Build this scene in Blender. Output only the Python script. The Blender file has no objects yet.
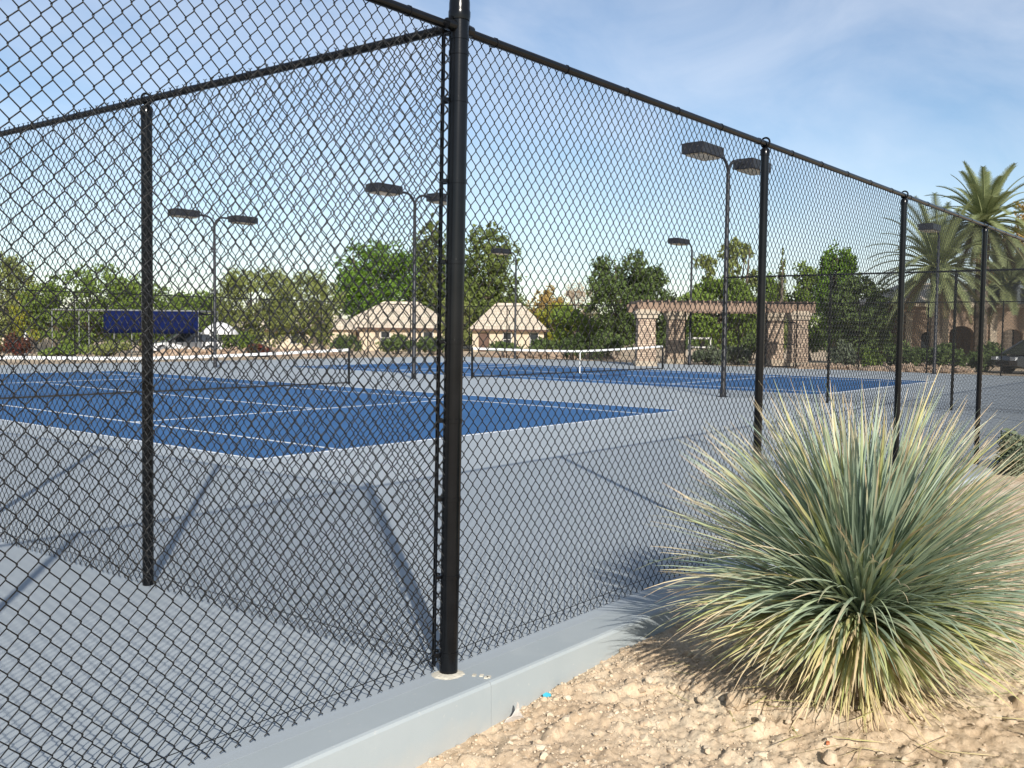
import bpy, math, random
import numpy as np
from mathutils import Matrix, Vector

PI = math.pi
S = bpy.context.scene
COL = S.collection

# ------------------------------------------------------------------ camera
F_PX = 963.35
PITCH, ROLL, YAW = 0.056, 0.0117, 0.6843
CAM = np.array([-3.4005, -3.1549, 1.6794])
_fw0 = np.array([math.cos(YAW), math.sin(YAW), 0.0])
_rt0 = np.array([_fw0[1], -_fw0[0], 0.0])
_up0 = np.array([0, 0, 1.0])
FWD = _fw0 * math.cos(PITCH) - _up0 * math.sin(PITCH)
_up1 = _up0 * math.cos(PITCH) + _fw0 * math.sin(PITCH)
RT = _rt0 * math.cos(ROLL) + _up1 * math.sin(ROLL)
UP = -_rt0 * math.sin(ROLL) + _up1 * math.cos(ROLL)


def pt(px, py, d):
    """world point seen at a pixel, at depth d (survey helper for the far setting)"""
    return CAM + d * (FWD + RT * ((px - 512) / F_PX) - UP * ((py - 384) / F_PX))


cam_d = bpy.data.cameras.new('camera')
cam_d.sensor_width = 36
cam_d.lens = F_PX / 1024 * 36
cam_d.clip_start = 0.05
cam_d.clip_end = 5000
cam = bpy.data.objects.new('camera', cam_d)
COL.objects.link(cam)
m = Matrix.Identity(4)
for i in range(3):
    m[i][0] = RT[i]; m[i][1] = UP[i]; m[i][2] = -FWD[i]; m[i][3] = CAM[i]
cam.matrix_world = m
S.camera = cam

# ------------------------------------------------------------------ sun, sky
SUN_AZ = YAW + math.atan((512 - 295) / F_PX)      # heading of the shadows, from +X
SUN_EL = math.radians(29.0)
sd = bpy.data.lights.new('sun', 'SUN')
sd.energy = 4.5
sd.angle = math.radians(0.53)
sd.color = (1.0, 0.945, 0.86)
sun = bpy.data.objects.new('sun', sd)
COL.objects.link(sun)
ldir = Vector((math.cos(SUN_AZ) * math.cos(SUN_EL), math.sin(SUN_AZ) * math.cos(SUN_EL), -math.sin(SUN_EL)))
sun.rotation_euler = ldir.to_track_quat('-Z', 'Y').to_euler()

W = bpy.data.worlds.new('World')
S.world = W
W.use_nodes = True
nt = W.node_tree
nt.nodes.clear()


def N(tree, typ, **kw):
    n = tree.nodes.new(typ)
    for k, v in kw.items():
        setattr(n, k, v)
    return n


wo = N(nt, 'ShaderNodeOutputWorld')
bg = N(nt, 'ShaderNodeBackground')
sky = N(nt, 'ShaderNodeTexSky')
sky.sky_type = 'NISHITA'
sky.sun_disc = False
sky.sun_elevation = SUN_EL
tosun = -ldir
sky.sun_rotation = math.atan2(tosun.x, tosun.y)
sky.altitude = 350
sky.air_density = 1.0
sky.dust_density = 0.35
sky.ozone_density = 2.2
tc = N(nt, 'ShaderNodeTexCoord')
mp = N(nt, 'ShaderNodeMapping')
mp.inputs['Rotation'].default_value = (0, 0, -0.9)
mp.inputs['Scale'].default_value = (0.9, 4.2, 7.0)
nz = N(nt, 'ShaderNodeTexNoise')
nz.inputs['Scale'].default_value = 1.25
nz.inputs['Detail'].default_value = 7
nz.inputs['Roughness'].default_value = 0.56
nz.inputs['Distortion'].default_value = 0.6
cr = N(nt, 'ShaderNodeValToRGB')
cr.color_ramp.elements[0].position = 0.30
cr.color_ramp.elements[0].color = (0, 0, 0, 1)
cr.color_ramp.elements[1].position = 0.85
cr.color_ramp.elements[1].color = (0.40, 0.40, 0.40, 1)
mx = N(nt, 'ShaderNodeMix', data_type='RGBA')
mx.inputs[7].default_value = (8.8, 8.9, 9.3, 1)
nt.links.new(tc.outputs['Generated'], mp.inputs['Vector'])
nt.links.new(mp.outputs[0], nz.inputs['Vector'])
nt.links.new(nz.outputs[0], cr.inputs[0])
nt.links.new(cr.outputs[0], mx.inputs[0])
nt.links.new(sky.outputs[0], mx.inputs[6])
nt.links.new(mx.outputs[2], bg.inputs[0])
bg.inputs[1].default_value = 0.09
nt.links.new(bg.outputs[0], wo.inputs[0])

S.view_settings.view_transform = 'Standard'
S.view_settings.look = 'None'
S.view_settings.exposure = 0.55
S.view_settings.gamma = 1
S.render.engine = 'CYCLES'
S.cycles.max_bounces = 6
S.cycles.diffuse_bounces = 3
S.cycles.use_denoising = True

# ------------------------------------------------------------------ materials


def mat(name, c1, c2=None, scale=4.0, rough=0.8, bump=0.0, bscale=40.0, metal=0.0, spec=0.5,
        detail=5, lo=0.35, hi=0.65, attr=None, coat=0.0, bdist=0.01):
    """procedural material: two colours mixed by noise (or a per-leaf attribute), optional bump"""
    M = bpy.data.materials.new(name)
    M.use_nodes = True
    t = M.node_tree
    b = t.nodes['Principled BSDF']
    b.inputs['Roughness'].default_value = rough
    b.inputs['Metallic'].default_value = metal
    b.inputs['Specular IOR Level'].default_value = spec
    b.inputs['Coat Weight'].default_value = coat
    c2 = c2 or tuple(x * 0.8 for x in c1)
    co = N(t, 'ShaderNodeTexCoord')
    mix = N(t, 'ShaderNodeMix', data_type='RGBA')
    mix.inputs[6].default_value = (*c1, 1)
    mix.inputs[7].default_value = (*c2, 1)
    if attr:
        a = N(t, 'ShaderNodeAttribute')
        a.attribute_name = attr
        t.links.new(a.outputs['Fac'], mix.inputs[0])
    else:
        n = N(t, 'ShaderNodeTexNoise')
        n.inputs['Scale'].default_value = scale
        n.inputs['Detail'].default_value = detail
        r = N(t, 'ShaderNodeMapRange')
        r.inputs[1].default_value = lo
        r.inputs[2].default_value = hi
        t.links.new(co.outputs['Object'], n.inputs['Vector'])
        t.links.new(n.outputs[0], r.inputs[0])
        t.links.new(r.outputs[0], mix.inputs[0])
    t.links.new(mix.outputs[2], b.inputs['Base Color'])
    if bump:
        n2 = N(t, 'ShaderNodeTexNoise')
        n2.inputs['Scale'].default_value = bscale
        n2.inputs['Detail'].default_value = 6
        bp = N(t, 'ShaderNodeBump')
        bp.inputs['Strength'].default_value = bump
        bp.inputs['Distance'].default_value = bdist
        t.links.new(co.outputs['Object'], n2.inputs['Vector'])
        t.links.new(n2.outputs[0], bp.inputs['Height'])
        t.links.new(bp.outputs[0], b.inputs['Normal'])
    return M


def brick_mat(name, c1, c2, mortar, scale=3.0, rough=0.85, bw=0.5, bh=0.25, off=0.5, rot=(PI / 2, 0, 0), squash=1):
    M = bpy.data.materials.new(name)
    M.use_nodes = True
    t = M.node_tree
    b = t.nodes['Principled BSDF']
    b.inputs['Roughness'].default_value = rough
    co = N(t, 'ShaderNodeTexCoord')
    mpp = N(t, 'ShaderNodeMapping')
    mpp.inputs['Rotation'].default_value = rot
    br = N(t, 'ShaderNodeTexBrick')
    br.offset = off
    br.inputs['Color1'].default_value = (*c1, 1)
    br.inputs['Color2'].default_value = (*c2, 1)
    br.inputs['Mortar'].default_value = (*mortar, 1)
    br.inputs['Scale'].default_value = scale
    br.inputs['Mortar Size'].default_value = 0.03
    br.inputs['Brick Width'].default_value = bw
    br.inputs['Row Height'].default_value = bh
    t.links.new(co.outputs['Object'], mpp.inputs['Vector'])
    t.links.new(mpp.outputs[0], br.inputs['Vector'])
    t.links.new(br.outputs['Color'], b.inputs['Base Color'])
    bp = N(t, 'ShaderNodeBump')
    bp.inputs['Strength'].default_value = 0.6
    bp.inputs['Distance'].default_value = 0.02
    bp.invert = True
    t.links.new(br.outputs['Fac'], bp.inputs['Height'])
    t.links.new(bp.outputs[0], b.inputs['Normal'])
    return M


M_black = mat('black_coated_steel', (0.0030, 0.0036, 0.0046), (0.0055, 0.0062, 0.0075), scale=9, rough=0.2, spec=0.26, bump=0.06, bscale=90, bdist=0.002)
M_wire = mat('black_vinyl_wire', (0.005, 0.0055, 0.006), (0.009, 0.009, 0.0095), rough=0.4, spec=0.32)
M_darkmetal = mat('dark_bronze_metal', (0.010, 0.011, 0.015), (0.016, 0.018, 0.024), scale=3, rough=0.45, spec=0.35)
M_white = mat('white_fabric', (0.78, 0.78, 0.76), (0.66, 0.66, 0.64), scale=6, rough=0.85)
M_net = mat('black_netting', (0.012, 0.013, 0.013), (0.02, 0.02, 0.02), rough=0.8)
M_lens = mat('lamp_lens', (0.62, 0.50, 0.36), (0.30, 0.26, 0.2), scale=8, rough=0.25)
M_line = mat('white_line_paint', (0.74, 0.75, 0.74), (0.62, 0.63, 0.62), scale=5, rough=0.75)
M_grout = mat('grout', (0.60, 0.56, 0.46), (0.42, 0.39, 0.32), scale=22, rough=0.95, bump=0.5, bscale=60)


def court_mat(name, c1, c2, stain, grain=0.35, splash=False):
    """acrylic court paint: broad mottling, faint water stains, sandy grain"""
    M = bpy.data.materials.new(name)
    M.use_nodes = True
    t = M.node_tree
    b = t.nodes['Principled BSDF']
    b.inputs['Roughness'].default_value = 0.72
    b.inputs['Specular IOR Level'].default_value = 0.35
    co = N(t, 'ShaderNodeTexCoord')
    n1 = N(t, 'ShaderNodeTexNoise'); n1.inputs['Scale'].default_value = 0.55; n1.inputs['Detail'].default_value = 8
    n1.inputs['Roughness'].default_value = 0.62
    n2 = N(t, 'ShaderNodeTexNoise'); n2.inputs['Scale'].default_value = 3.1; n2.inputs['Detail'].default_value = 9
    n2.inputs['Distortion'].default_value = 0.8
    n3 = N(t, 'ShaderNodeTexNoise'); n3.inputs['Scale'].default_value = 260; n3.inputs['Detail'].default_value = 3
    a = N(t, 'ShaderNodeMix', data_type='RGBA'); a.inputs[6].default_value = (*c1, 1); a.inputs[7].default_value = (*c2, 1)
    r1 = N(t, 'ShaderNodeMapRange'); r1.inputs[1].default_value = 0.36; r1.inputs[2].default_value = 0.66
    r2 = N(t, 'ShaderNodeMapRange'); r2.inputs[1].default_value = 0.56; r2.inputs[2].default_value = 0.74; r2.inputs[4].default_value = 0.28
    c = N(t, 'ShaderNodeMix', data_type='RGBA'); c.inputs[7].default_value = (*stain, 1)
    for n in (n1, n2, n3):
        t.links.new(co.outputs['Object'], n.inputs['Vector'])
    t.links.new(n1.outputs[0], r1.inputs[0]); t.links.new(r1.outputs[0], a.inputs[0])
    t.links.new(n2.outputs[0], r2.inputs[0]); t.links.new(r2.outputs[0], c.inputs[0])
    t.links.new(a.outputs[2], c.inputs[6])
    res = c.outputs[2]
    if splash:      # soil dust stuck to the lower face, and scuffs
        sx = N(t, 'ShaderNodeSeparateXYZ'); t.links.new(co.outputs['Object'], sx.inputs[0])
        n4 = N(t, 'ShaderNodeTexNoise'); n4.inputs['Scale'].default_value = 7; n4.inputs['Detail'].default_value = 8; n4.inputs['Roughness'].default_value = 0.7
        t.links.new(co.outputs['Object'], n4.inputs['Vector'])
        ad = N(t, 'ShaderNodeMath', operation='MULTIPLY_ADD'); ad.inputs[1].default_value = 0.22
        t.links.new(n4.outputs[0], ad.inputs[0]); t.links.new(sx.outputs[2], ad.inputs[2])
        rr4 = N(t, 'ShaderNodeMapRange'); rr4.inputs[1].default_value = 0.0; rr4.inputs[2].default_value = -0.10; rr4.inputs[3].default_value = 0.0; rr4.inputs[4].default_value = 0.3
        t.links.new(ad.outputs[0], rr4.inputs[0])
        m4 = N(t, 'ShaderNodeMix', data_type='RGBA'); m4.inputs[7].default_value = (0.44, 0.40, 0.34, 1)
        t.links.new(rr4.outputs[0], m4.inputs[0]); t.links.new(res, m4.inputs[6])
        n5 = N(t, 'ShaderNodeTexNoise'); n5.inputs['Scale'].default_value = 38; n5.inputs['Detail'].default_value = 5
        t.links.new(co.outputs['Object'], n5.inputs['Vector'])
        r5 = N(t, 'ShaderNodeMapRange'); r5.inputs[1].default_value = 0.66; r5.inputs[2].default_value = 0.74; r5.inputs[4].default_value = 0.55
        t.links.new(n5.outputs[0], r5.inputs[0])
        m5 = N(t, 'ShaderNodeMix', data_type='RGBA'); m5.inputs[7].default_value = (0.46, 0.45, 0.42, 1)
        t.links.new(r5.outputs[0], m5.inputs[0]); t.links.new(m4.outputs[2], m5.inputs[6])
        res = m5.outputs[2]
    t.links.new(res, b.inputs['Base Color'])
    bp = N(t, 'ShaderNodeBump'); bp.inputs['Strength'].default_value = grain; bp.inputs['Distance'].default_value = 0.002
    t.links.new(n3.outputs[0], bp.inputs['Height']); t.links.new(bp.outputs[0], b.inputs['Normal'])
    return M


M_grey = court_mat('grey_court_acrylic', (0.335, 0.370, 0.392), (0.312, 0.347, 0.369), (0.365, 0.398, 0.415))
M_kerb = court_mat('grey_kerb_paint', (0.345, 0.380, 0.392), (0.305, 0.342, 0.356), (0.41, 0.435, 0.435), 0.5, True)
M_blue = court_mat('blue_court_acrylic', (0.026, 0.108, 0.262), (0.021, 0.090, 0.222), (0.036, 0.122, 0.272))


def dirt_mat():
    M = bpy.data.materials.new('desert_dirt')
    M.use_nodes = True
    t = M.node_tree
    b = t.nodes['Principled BSDF']
    b.inputs['Roughness'].default_value = 0.97
    b.inputs['Specular IOR Level'].default_value = 0.15
    co = N(t, 'ShaderNodeTexCoord')
    n1 = N(t, 'ShaderNodeTexNoise'); n1.inputs['Scale'].default_value = 2.6; n1.inputs['Detail'].default_value = 10; n1.inputs['Roughness'].default_value = 0.65
    n2 = N(t, 'ShaderNodeTexVoronoi'); n2.inputs['Scale'].default_value = 75
    n3 = N(t, 'ShaderNodeTexNoise'); n3.inputs['Scale'].default_value = 90; n3.inputs['Detail'].default_value = 8; n3.inputs['Roughness'].default_value = 0.7
    cr = N(t, 'ShaderNodeValToRGB')
    e = cr.color_ramp.elements
    e[0].position = 0.3; e[0].color = (0.44, 0.33, 0.22, 1)
    e[1].position = 0.68; e[1].color = (0.66, 0.57, 0.43, 1)
    e2 = cr.color_ramp.elements.new(0.47); e2.color = (0.56, 0.44, 0.31, 1)
    mixv = N(t, 'ShaderNodeMix', data_type='RGBA'); mixv.blend_type = 'MULTIPLY'; mixv.inputs[0].default_value = 0.55
    cv = N(t, 'ShaderNodeValToRGB'); cv.color_ramp.elements[0].color = (0.62, 0.58, 0.54, 1); cv.color_ramp.elements[1].color = (1.12, 1.1, 1.06, 1)
    t.links.new(co.outputs['Object'], n1.inputs['Vector']); t.links.new(co.outputs['Object'], n2.inputs['Vector']); t.links.new(co.outputs['Object'], n3.inputs['Vector'])
    t.links.new(n1.outputs[0], cr.inputs[0])
    t.links.new(n2.outputs['Color'], cv.inputs[0])
    t.links.new(cr.outputs[0], mixv.inputs[6]); t.links.new(cv.outputs[0], mixv.inputs[7])
    t.links.new(mixv.outputs[2], b.inputs['Base Color'])
    bp = N(t, 'ShaderNodeBump'); bp.inputs['Strength'].default_value = 0.8; bp.inputs['Distance'].default_value = 0.006
    t.links.new(n3.outputs[0], bp.inputs['Height']); t.links.new(bp.outputs[0], b.inputs['Normal'])
    return M


M_dirt = dirt_mat()
M_stone = mat('pale_stone', (0.52, 0.42, 0.30), (0.40, 0.30, 0.20), scale=14, rough=0.95, bump=0.6, bscale=60)
M_pebble = mat('pebbles', (0.60, 0.50, 0.37), (0.46, 0.355, 0.245), attr='var', rough=0.95, bump=0.3, bscale=150)
M_bark = mat('bark', (0.10, 0.075, 0.055), (0.16, 0.13, 0.10), scale=6, rough=0.95, bump=0.8, bscale=18, bdist=0.03)
M_roof = brick_mat('cream_roof_tiles', (0.64, 0.56, 0.44), (0.54, 0.46, 0.355), (0.34, 0.28, 0.21), scale=1.0, bw=0.3, bh=0.5, rot=(0, 0, 0))
M_stucco = mat('cream_stucco', (0.60, 0.51, 0.38), (0.54, 0.45, 0.33), scale=1.5, rough=0.9, bump=0.2, bscale=30)
M_tan = mat('tan_stucco', (0.30, 0.22, 0.155), (0.24, 0.17, 0.12), scale=1.5, rough=0.9, bump=0.2, bscale=30)
M_fascia = mat('brown_fascia', (0.12, 0.07, 0.05), rough=0.8)
M_glass = mat('dark_window_glass', (0.02, 0.025, 0.03), (0.04, 0.045, 0.05), scale=0.7, rough=0.08, spec=0.8)
M_frame = mat('white_window_frame', (0.6, 0.58, 0.54), rough=0.6)
M_shutter = mat('shutter_grey_blue', (0.16, 0.19, 0.22), rough=0.7)
M_colstone = brick_mat('stacked_stone', (0.52, 0.40, 0.29), (0.30, 0.22, 0.16), (0.14, 0.10, 0.08), scale=2.6, bw=0.55, bh=0.28, off=0.4)
M_capstone = mat('cream_cap_stone', (0.44, 0.37, 0.28), (0.34, 0.28, 0.21), scale=3, rough=0.9, bump=0.3)
M_beam = mat('redwood_beam', (0.27, 0.185, 0.13), (0.17, 0.115, 0.082), scale=2.5, rough=0.85, bump=0.3)
M_rubble = mat('orange_rock_mulch', (0.44, 0.33, 0.235), (0.29, 0.21, 0.15), scale=5, rough=0.95, bump=1, bscale=9, bdist=0.08)
M_bluefab = mat('navy_blue_tarp', (0.003, 0.010, 0.065), (0.003, 0.007, 0.045), scale=1.2, rough=0.85, spec=0.08)
M_silver = mat('galvanised_pipe', (0.26, 0.27, 0.26), (0.20, 0.21, 0.21), scale=4, rough=0.5, metal=0.3)
M_tyre = mat('tyre_rubber', (0.015, 0.015, 0.016), rough=0.85)
M_rim = mat('alloy_rim', (0.5, 0.5, 0.52), rough=0.3, metal=0.8)
M_carwhite = mat('white_car_paint', (0.72, 0.72, 0.72), (0.68, 0.68, 0.69), rough=0.25, coat=0.6)
M_cardark = mat('charcoal_car_paint', (0.035, 0.042, 0.05), (0.03, 0.036, 0.043), rough=0.25, coat=0.8)
M_lamp = mat('headlight_glass', (0.7, 0.72, 0.74), rough=0.1)
M_paper = mat('weathered_plastic', (0.60, 0.57, 0.53), (0.40, 0.37, 0.34), scale=25, rough=0.8)
M_cyan = mat('turquoise_plastic', (0.06, 0.42, 0.55), rough=0.5)
M_twig = mat('dry_twig', (0.30, 0.22, 0.14), (0.42, 0.34, 0.24), scale=30, rough=0.9)
M_orange = mat('orange_scrap', (0.55, 0.16, 0.06), rough=0.7)


def leafm(name, a, b, rough=0.75):
    M = mat(name, a, b, attr='var', rough=rough, spec=0.25)
    t = M.node_tree
    bs = t.nodes['Principled BSDF']
    out = [n for n in t.nodes if n.type == 'OUTPUT_MATERIAL'][0]
    tr = N(t, 'ShaderNodeBsdfTranslucent')
    mixc = [n for n in t.nodes if n.type == 'MIX'][0]
    t.links.new(mixc.outputs[2], tr.inputs[0])
    ms = N(t, 'ShaderNodeMixShader')
    ms.inputs[0].default_value = 0.28
    t.links.new(bs.outputs[0], ms.inputs[1])
    t.links.new(tr.outputs[0], ms.inputs[2])
    t.links.new(ms.outputs[0], out.inputs[0])
    return M


L_green = leafm('green_leaves', (0.105, 0.165, 0.028), (0.215, 0.290, 0.060))
L_dark = leafm('dark_green_leaves', (0.062, 0.100, 0.028), (0.150, 0.200, 0.065))
L_bright = leafm('bright_green_leaves', (0.080, 0.165, 0.020), (0.175, 0.280, 0.040))
L_olive = leafm('olive_leaves', (0.155, 0.185, 0.050), (0.280, 0.310, 0.105))
L_pine = leafm('pine_needles', (0.085, 0.120, 0.030), (0.195, 0.235, 0.065))
L_yellow = leafm('yellow_leaves', (0.36, 0.32, 0.04), (0.26, 0.31, 0.05))
L_orange = leafm('autumn_leaves', (0.40, 0.25, 0.08), (0.34, 0.27, 0.10))
L_dry = leafm('dry_pinkish_twigs', (0.44, 0.35, 0.25), (0.50, 0.40, 0.30))
L_grey = leafm('grey_green_leaves', (0.12, 0.15, 0.09), (0.19, 0.22, 0.14))
L_red = leafm('red_bracts', (0.16, 0.03, 0.03), (0.07, 0.07, 0.03))
L_palm = leafm('palm_leaflets', (0.14, 0.175, 0.075), (0.29, 0.32, 0.155), 0.5)
L_palmdead = leafm('palm_skirt', (0.17, 0.12, 0.06), (0.11, 0.09, 0.05))

# ------------------------------------------------------------------ mesh helpers


class MB:
    def __init__(s):
        s.v = []; s.f = []; s.n = 0; s.at = []

    def add(s, v, f, var=None):
        v = np.asarray(v, float).reshape(-1, 3)
        s.v.append(v)
        o = s.n
        s.f.extend([tuple(int(i) + o for i in q) for q in f])
        s.n += len(v)
        s.at.append(np.full(len(v), 0.5 if var is None else var) if np.ndim(var) == 0 else np.asarray(var, float))
        return s

    def box(s, c, d, rz=0.0, taper=1.0, tilt=None):
        x, y, z = [k / 2 for k in d]
        p = np.array([[-x, -y, -z], [x, -y, -z], [x, y, -z], [-x, y, -z], [-x * taper, -y * taper, z], [x * taper, -y * taper, z], [x * taper, y * taper, z], [-x * taper, y * taper, z]])
        if tilt is not None:
            p = p @ np.array(Matrix.Rotation(tilt[0], 3, tilt[1]).transposed())
        if rz:
            p = p @ np.array(Matrix.Rotation(rz, 3, 'Z').transposed())
        return s.add(p + np.array(c), [(0, 3, 2, 1), (4, 5, 6, 7), (0, 1, 5, 4), (1, 2, 6, 5), (2, 3, 7, 6), (3, 0, 4, 7)])

    def tube(s, pts, r, k=10, caps=True, var=None, closed=False):
        pts = np.asarray(pts, float)
        n = len(pts)
        rr = np.full(n, r) if np.ndim(r) == 0 else np.asarray(r, float)
        if closed:
            tg = np.roll(pts, -1, 0) - np.roll(pts, 1, 0)
        else:
            tg = np.gradient(pts, axis=0)
        tg /= np.linalg.norm(tg, axis=1)[:, None] + 1e-12
        ref = np.array([0, 0, 1.0]) if abs(tg[0][2]) < 0.9 else np.array([1.0, 0, 0])
        a = np.cross(tg[0], ref); a /= np.linalg.norm(a)
        ang = np.arange(k) * 2 * PI / k
        out = []
        for i in range(n):
            a = a - tg[i] * (a @ tg[i]); a /= np.linalg.norm(a) + 1e-12
            b = np.cross(tg[i], a)
            out.append(pts[i] + rr[i] * (np.outer(np.cos(ang), a) + np.outer(np.sin(ang), b)))
        f = []
        m_ = n if closed else n - 1
        for i in range(m_):
            j2 = (i + 1) % n
            for j in range(k):
                f.append((i * k + j, i * k + (j + 1) % k, j2 * k + (j + 1) % k, j2 * k + j))
        if caps and not closed:
            f.append(tuple(range(k - 1, -1, -1)))
            f.append(tuple((n - 1) * k + j for j in range(k)))
        return s.add(np.vstack(out), f, var)

    def lathe(s, prof, c=(0, 0, 0), k=20):
        ang = np.arange(k) * 2 * PI / k
        v = []
        for r, z in prof:
            v += [(c[0] + r * math.cos(t), c[1] + r * math.sin(t), c[2] + z) for t in ang]
        f = []
        for i in range(len(prof) - 1):
            for j in range(k):
                f.append((i * k + j, i * k + (j + 1) % k, (i + 1) * k + (j + 1) % k, (i + 1) * k + j))
        f.append(tuple(range(k - 1, -1, -1)))
        f.append(tuple((len(prof) - 1) * k + j for j in range(k)))
        return s.add(v, f)

    def prism(s, poly, y0, y1, rz=0, c=(0, 0, 0)):
        """poly in local x,z extruded along local y"""
        n = len(poly)
        v = np.array([(x, y0, z) for x, z in poly] + [(x, y1, z) for x, z in poly])
        if rz:
            v = v @ np.array(Matrix.Rotation(rz, 3, 'Z').transposed())
        f = [tuple(range(n)), tuple(range(2 * n - 1, n - 1, -1))] + [(i, i + n, (i + 1) % n + n, (i + 1) % n) for i in range(n)]
        return s.add(v + np.array(c), f)

    def build(s, name, material, parent=None, smooth=False, loc=None, rz=0.0):
        me = bpy.data.meshes.new(name)
        v = np.vstack(s.v)
        me.from_pydata(v.tolist(), [], s.f)
        a = me.attributes.new('var', 'FLOAT', 'POINT')
        a.data.foreach_set('value', np.concatenate(s.at).astype(np.float32))
        me.materials.append(material)
        if smooth:
            me.polygons.foreach_set('use_smooth', [True] * len(me.polygons))
            try:
                me.set_sharp_from_angle(angle=math.radians(40))
            except Exception:
                pass
        me.update()
        o = bpy.data.objects.new(name, me)
        COL.objects.link(o)
        if parent:
            o.parent = parent
        if loc is not None:
            o.location = loc
        o.rotation_euler = (0, 0, rz)
        return o


def inst(name, me, parent=None, loc=(0, 0, 0), rz=0.0):
    o = bpy.data.objects.new(name, me)
    COL.objects.link(o)
    o.parent = parent
    o.location = loc
    o.rotation_euler = (0, 0, rz)
    return o


def thing(name, label, cat, loc=(0, 0, 0), rz=0.0, group=None):
    o = bpy.data.objects.new(name, None)
    COL.objects.link(o)
    o.empty_display_size = 0.3
    o.location = loc
    o.rotation_euler = (0, 0, rz)
    o['label'] = label
    o['category'] = cat
    if group:
        o['group'] = group
    return o


def tag(o, label, cat, group=None, kind=None):
    o['label'] = label
    o['category'] = cat
    if group:
        o['group'] = group
    if kind:
        o['kind'] = kind
    return o


def struct(o):
    o['kind'] = 'structure'
    return o


# ------------------------------------------------------------------ noise
_rs = np.random.RandomState(7)
_lat = _rs.rand(256, 256)


def vnoise(x, y):
    x = np.asarray(x, float); y = np.asarray(y, float)
    xi = np.floor(x).astype(int); yi = np.floor(y).astype(int)
    fx = x - xi; fy = y - yi
    fx = fx * fx * (3 - 2 * fx); fy = fy * fy * (3 - 2 * fy)
    g = lambda a, b: _lat[a % 256, b % 256]
    return (g(xi, yi) * (1 - fx) + g(xi + 1, yi) * fx) * (1 - fy) + (g(xi, yi + 1) * (1 - fx) + g(xi + 1, yi + 1) * fx) * fy


def fbm(x, y, o=4, gain=0.5):
    s = 0; a = 1; t = 0
    for i in range(o):
        s = s + a * (vnoise(x * 2 ** i + 17.3 * i, y * 2 ** i + 5.1 * i) - 0.5)
        t += a
        a *= gain
    return s / t


def sstep(a, b, x):
    t = np.clip((np.asarray(x, float) - a) / (b - a), 0, 1)
    return t * t * (3 - 2 * t)


SLAB = (-9.0, 41.2, -0.21, 38.1)       # court slab x0,x1,y0,y1


def ground_z(x, y, fine=True):
    x = np.asarray(x, float); y = np.asarray(y, float)
    dx = np.maximum(np.maximum(SLAB[0] - x, x - SLAB[1]), 0)
    dy = np.maximum(y - SLAB[3], 0)
    D = np.sqrt(dx ** 2 + dy ** 2)
    far = -0.06 - 0.78 * sstep(4, 55, D)
    near = -0.235 + 0.10 * sstep(-0.6, 1.6, x) + 0.07 * sstep(2, 6, x)
    out = np.where(y < 1.0, near, far)
    out = np.where((y < 1.0) & (x > SLAB[1]), np.maximum(near, -0.06), out)
    if fine:
        loc = np.exp(-(((x - 1.6) / 6) ** 2 + ((y + 1.6) / 5) ** 2))
        b = 0.10 * fbm(x * 1.3, y * 1.3, 4) + 0.06 * fbm(x * 6, y * 6, 4, 0.6) + 0.035 * np.abs(fbm(x * 15 + 3, y * 15, 4, 0.65)) + 0.050 * fbm(x * 30, y * 30, 4, 0.8)
        clod = vnoise(x * 11 + 40, y * 11 + 8)
        b = b + 0.03 * sstep(0.68, 0.86, clod)
        out = out + b * loc * sstep(0.0, 0.12, -0.2 - y) + 0.0
        # soil heaped a little round the big grass plant
        out = out + 0.06 * np.exp(-(((x - PLANT[0]) / 0.55) ** 2 + ((y - PLANT[1]) / 0.55) ** 2))
    inside = (x > SLAB[0] + .05) & (x < SLAB[1] - .05) & (y > SLAB[2] + 0.07) & (y < SLAB[3] - .05)
    return np.where(inside, -0.45, out)


_p = CAM + (FWD + RT * ((858 - 512) / F_PX) - UP * ((690 - 384) / F_PX)) * ((CAM[2] + 0.10) / (-(FWD + RT * ((858 - 512) / F_PX) - UP * ((690 - 384) / F_PX))[2]))
PLANT = (float(_p[0]), float(_p[1]))

# ------------------------------------------------------------------ ground
gx = np.concatenate([-np.geomspace(900, 1.8, 40), np.arange(-1.7, 4.6, 0.0125), np.geomspace(4.65, 60, 90), np.geomspace(63, 1400, 40)])
gy = np.concatenate([-np.geomspace(900, 3.6, 30), np.arange(-3.5, -0.10, 0.0125), np.linspace(0.1, 45, 46), np.geomspace(47, 1400, 50)])
X, Y = np.meshgrid(gx, gy)
Z = ground_z(X, Y)
# soil stands off the kerb unevenly
nx_, ny_ = len(gx), len(gy)
v = np.stack([X, Y, Z], -1).reshape(-1, 3)
ii = (np.arange(ny_ - 1)[:, None] * nx_ + np.arange(nx_ - 1)[None, :]).reshape(-1)
quads = np.stack([ii, ii + 1, ii + 1 + nx_, ii + nx_], -1)
me = bpy.data.meshes.new('ground')
me.vertices.add(len(v)); me.vertices.foreach_set('co', v.astype(np.float32).ravel())
me.loops.add(len(quads) * 4); me.loops.foreach_set('vertex_index', quads.astype(np.int32).ravel())
me.polygons.add(len(quads)); me.polygons.foreach_set('loop_start', np.arange(len(quads), dtype=np.int32) * 4)
me.polygons.foreach_set('loop_total', np.full(len(quads), 4, np.int32))
me.update(calc_edges=True)
me.materials.append(M_dirt)
g = bpy.data.objects.new('ground', me)
COL.objects.link(g)
struct(g)

# ------------------------------------------------------------------ court slab, kerb, courts
KO = -0.24                                # outer face of the kerb
struct(MB().box(((SLAB[0] + SLAB[1]) / 2, (SLAB[3] - 0.025) / 2 , -0.2), (SLAB[1] - SLAB[0], SLAB[3] + 0.025, 0.4)).build('court_surface', M_grey))


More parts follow.
